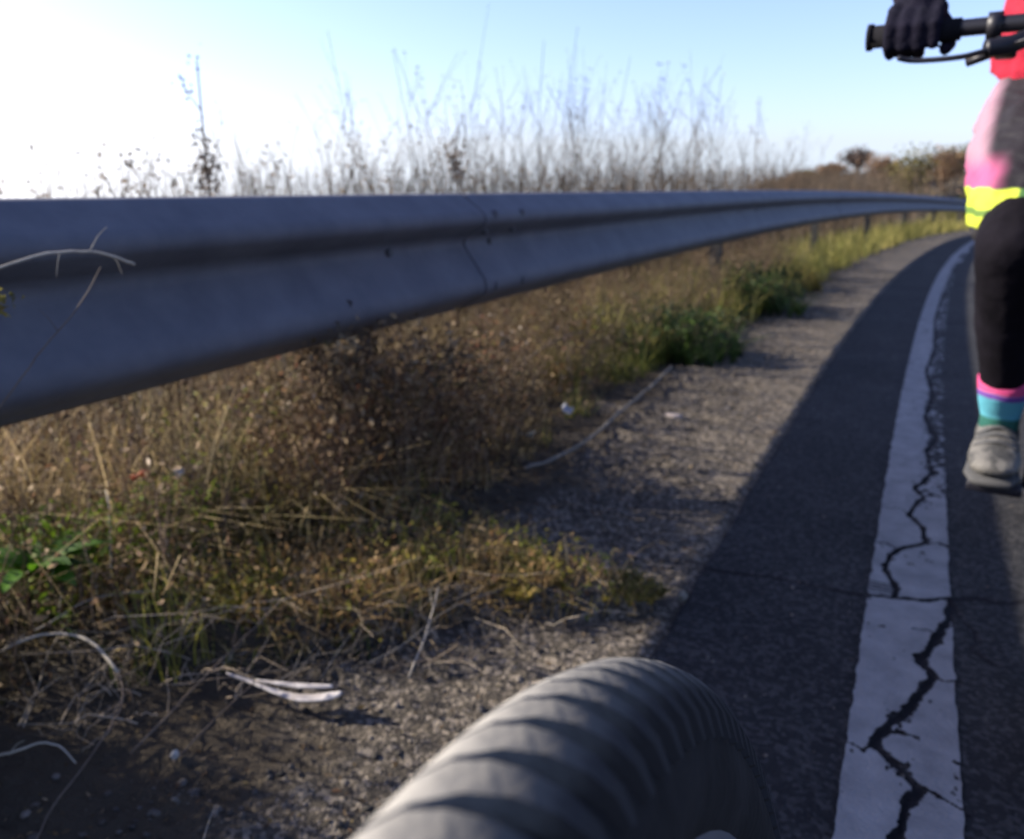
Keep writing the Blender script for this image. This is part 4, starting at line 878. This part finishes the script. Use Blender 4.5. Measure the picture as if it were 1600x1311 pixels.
# garments
bm = bmesh.new(); sweep(bm, [(-.61, -.08, 1.075), (-.60, -.085, 1.09), WAI, CHE, (-.34, -.02, 1.44)], [(.150, .20), (.148, .197), (.128, .178), (.13, .18), (.085, .11)], 24); ball(bm, CHE, (.125, .175, .135), 3)
for i in (0, 1): caps(bm, [(-.38, (-.06, .06)[i], 1.39), SHO[i]], [.085, .070]); 
wrinkle(done('jersey', bm, M_red, rider, remesh=.008, sm=3), .026, .09)
for i in (0, 1):
    m3 = tuple((a + b) / 2 for a, b in zip(ELB[i], WRI[i]))
    bm = bmesh.new(); caps(bm, [SHO[i], ELB[i]], [.066, .054]); caps(bm, [ELB[i], m3, WRI[i]], [.054, .050, .038]); done('sleeve', bm, M_navy, rider, remesh=.008, sm=2)
    # glove: palm and five fingers closed round the grip
    s = -1 if i == 0 else 1; W0 = Vector(WRI[i]); bm = bmesh.new(); gy = .357
    caps(bm, [W0, W0 + Vector((.012, 0, -.012))], [.034, .036])
    for k in range(4):
        yy = s * (gy + (k - 1.5) * .0215); rr_ = (.0105, .0112, .011, .0095)[k if s > 0 else k]; ln = (1., 1.06, 1.0, .85)[3 - k if s > 0 else 3 - k]
        caps(bm, [tuple(W0), (-.045, yy, 1.072)], [.022, .0135], 10)
        a = [2.0, 1.15, .25, -.75, -1.75]
        pts = [(-.028 + math.cos(q) * .029 * 1.0, yy, 1.035 + math.sin(q) * .030) for q in [x * 1.0 for x in a[:5]]]
        pts = [(-.045, yy, 1.070)] + pts[:4 if ln < .9 else 5]
        caps(bm, pts, [rr_ * 1.15] + [rr_] * (len(pts) - 2) + [rr_ * .85], 10)
    ty_ = s * (gy - .045)
    caps(bm, [(-.065, s * (gy - .022), 1.07), (-.058, ty_, 1.045), (-.045, ty_ - s * .006, 1.018), (-.022, ty_ - s * .004, 1.008)], [.016, .0135, .012, .010], 10)
    done('glove', bm, M_glove, rider, remesh=.0045, sm=2)
    # baggy shorts leg direction and hem
H0 = .085
M_shorts = zone_mat('cycling_shorts', (.006, .005, .008), [
    ([('Y', -1, -.240)], (.22, .13, .165), .016),
    ([('Z', 0, .850), ('Y', -1, -.215)], (.30, .06, .14), .024),
    ([('Z', 0, .800)], (.05, .13, .035)), ([('Z', 0, .800), ('Y', -1, -.178)], (.36, .42, .03)), ([('Z', .752, .764)], (.07, .13, .02)), ([('Z', 0, .732)], (.012, .011, .013)),  # yellow hem; its green stretch is the shaded side put into the colour
    ([('D', -.79, 0), ('Y', .0, 1)], (.05, .13, .035))])
bm = bmesh.new(); sweep(bm, [(-.70, -.045, .93), PEL, (-.60, -.075, 1.09)], [(.125, .17), (.13, .195), (.125, .175)], 24)
for i in (0, 1):
    h, k = Vector(HIP[i]), Vector(KNE[i]); s = -1 if i == 0 else 1
    a, b, c = h, h.lerp(k, .45), h.lerp(k, .79)
    caps(bm, [a, b + Vector((0, s * .012, 0)), c + Vector((0, s * .008, 0))], [.118, .104, .082], 20)
wrinkle(done('shorts', bm, M_shorts, rider, remesh=.007, sm=3), .026, .07)
for i in (0, 1):
    h, k, an = Vector(HIP[i]), Vector(KNE[i]), Vector(ANK[i]); ax = (k - an).normalized()
    cf = an.lerp(k, .62) + Vector((-.014, 0, 0)); bm = bmesh.new()
    caps(bm, [h.lerp(k, .72), h.lerp(k, .93), k], [.069, .066, .064], 18); caps(bm, [k, cf, an.lerp(k, .17)], [.062, .058, .039], 18)
    wrinkle(done('legging', bm, M_tight, rider, remesh=.006, sm=3), .008, .05)
    top = an.lerp(k, .24); bot = an + Vector((0, 0, -.045))
    bm = bmesh.new(); sweep(bm, [top, an.lerp(k, .16), an.lerp(k, .08), an, bot], [.0460, .0445, .0415, .0370, .037], 20)
    L = top.z
    ms = zone_mat('sock', (.07, .27, .34), [([('z', L - .030, 9)], (.36, .035, .12)), ([('z', L - .042, L - .030)], (.10, .03, .20)), ([('z', 0, an.z - .005)], (.02, .10, .08))])
    done('sock', bm, ms, rider)
    # shoe
    d = Vector((1, 0, -.12)).normalized(); hl = an + Vector((-.045, 0, -.045)); bm = bmesh.new()
    caps(bm, [an + Vector((-.005, 0, -.038)), an + Vector((.0, 0, -.055))], [.042, .040], 16)
    sweep(bm, [hl, hl + d * .05, hl + d * .11, hl + d * .17, hl + d * .215, hl + d * .23], [(.020, .022), (.040, .037), (.034, .044), (.027, .048), (.018, .040), (.008, .02)], 20)
    ball(bm, hl + d * .02, (.035, .033, .034)); done('shoe', bm, mat('grey_shoe', (.11, .105, .095), .75, (.035, .035, .034), 26., .3, 60., contrast=(.45, .55)), rider, remesh=.005, sm=2)
    bm = bmesh.new(); z0 = Vector((0, 0, -.034)); sweep(bm, [hl + z0, hl + d * .05 + z0, hl + d * .11 + z0, hl + d * .17 + z0, hl + d * .225 + z0 * .8], [(.010, .030), (.012, .038), (.012, .046), (.012, .050), (.010, .036)], 18)
    done('shoe_sole', bm, mat('dark_sole', (.05, .05, .05), .8), rider)
    for q in range(3):
        c0 = hl + d * (.09 + .03 * q); bm = bmesh.new(); sweep(bm, smoothpath([c0 + Vector((0, -.038, .018)), c0 + Vector((.005, 0, .040 - .004 * q)), c0 + Vector((0, .038, .018))]), [(.003, .008)] * 11, 8); done('shoe_strap', bm, mat('dark_strap', (.06, .06, .06), .7), rider)
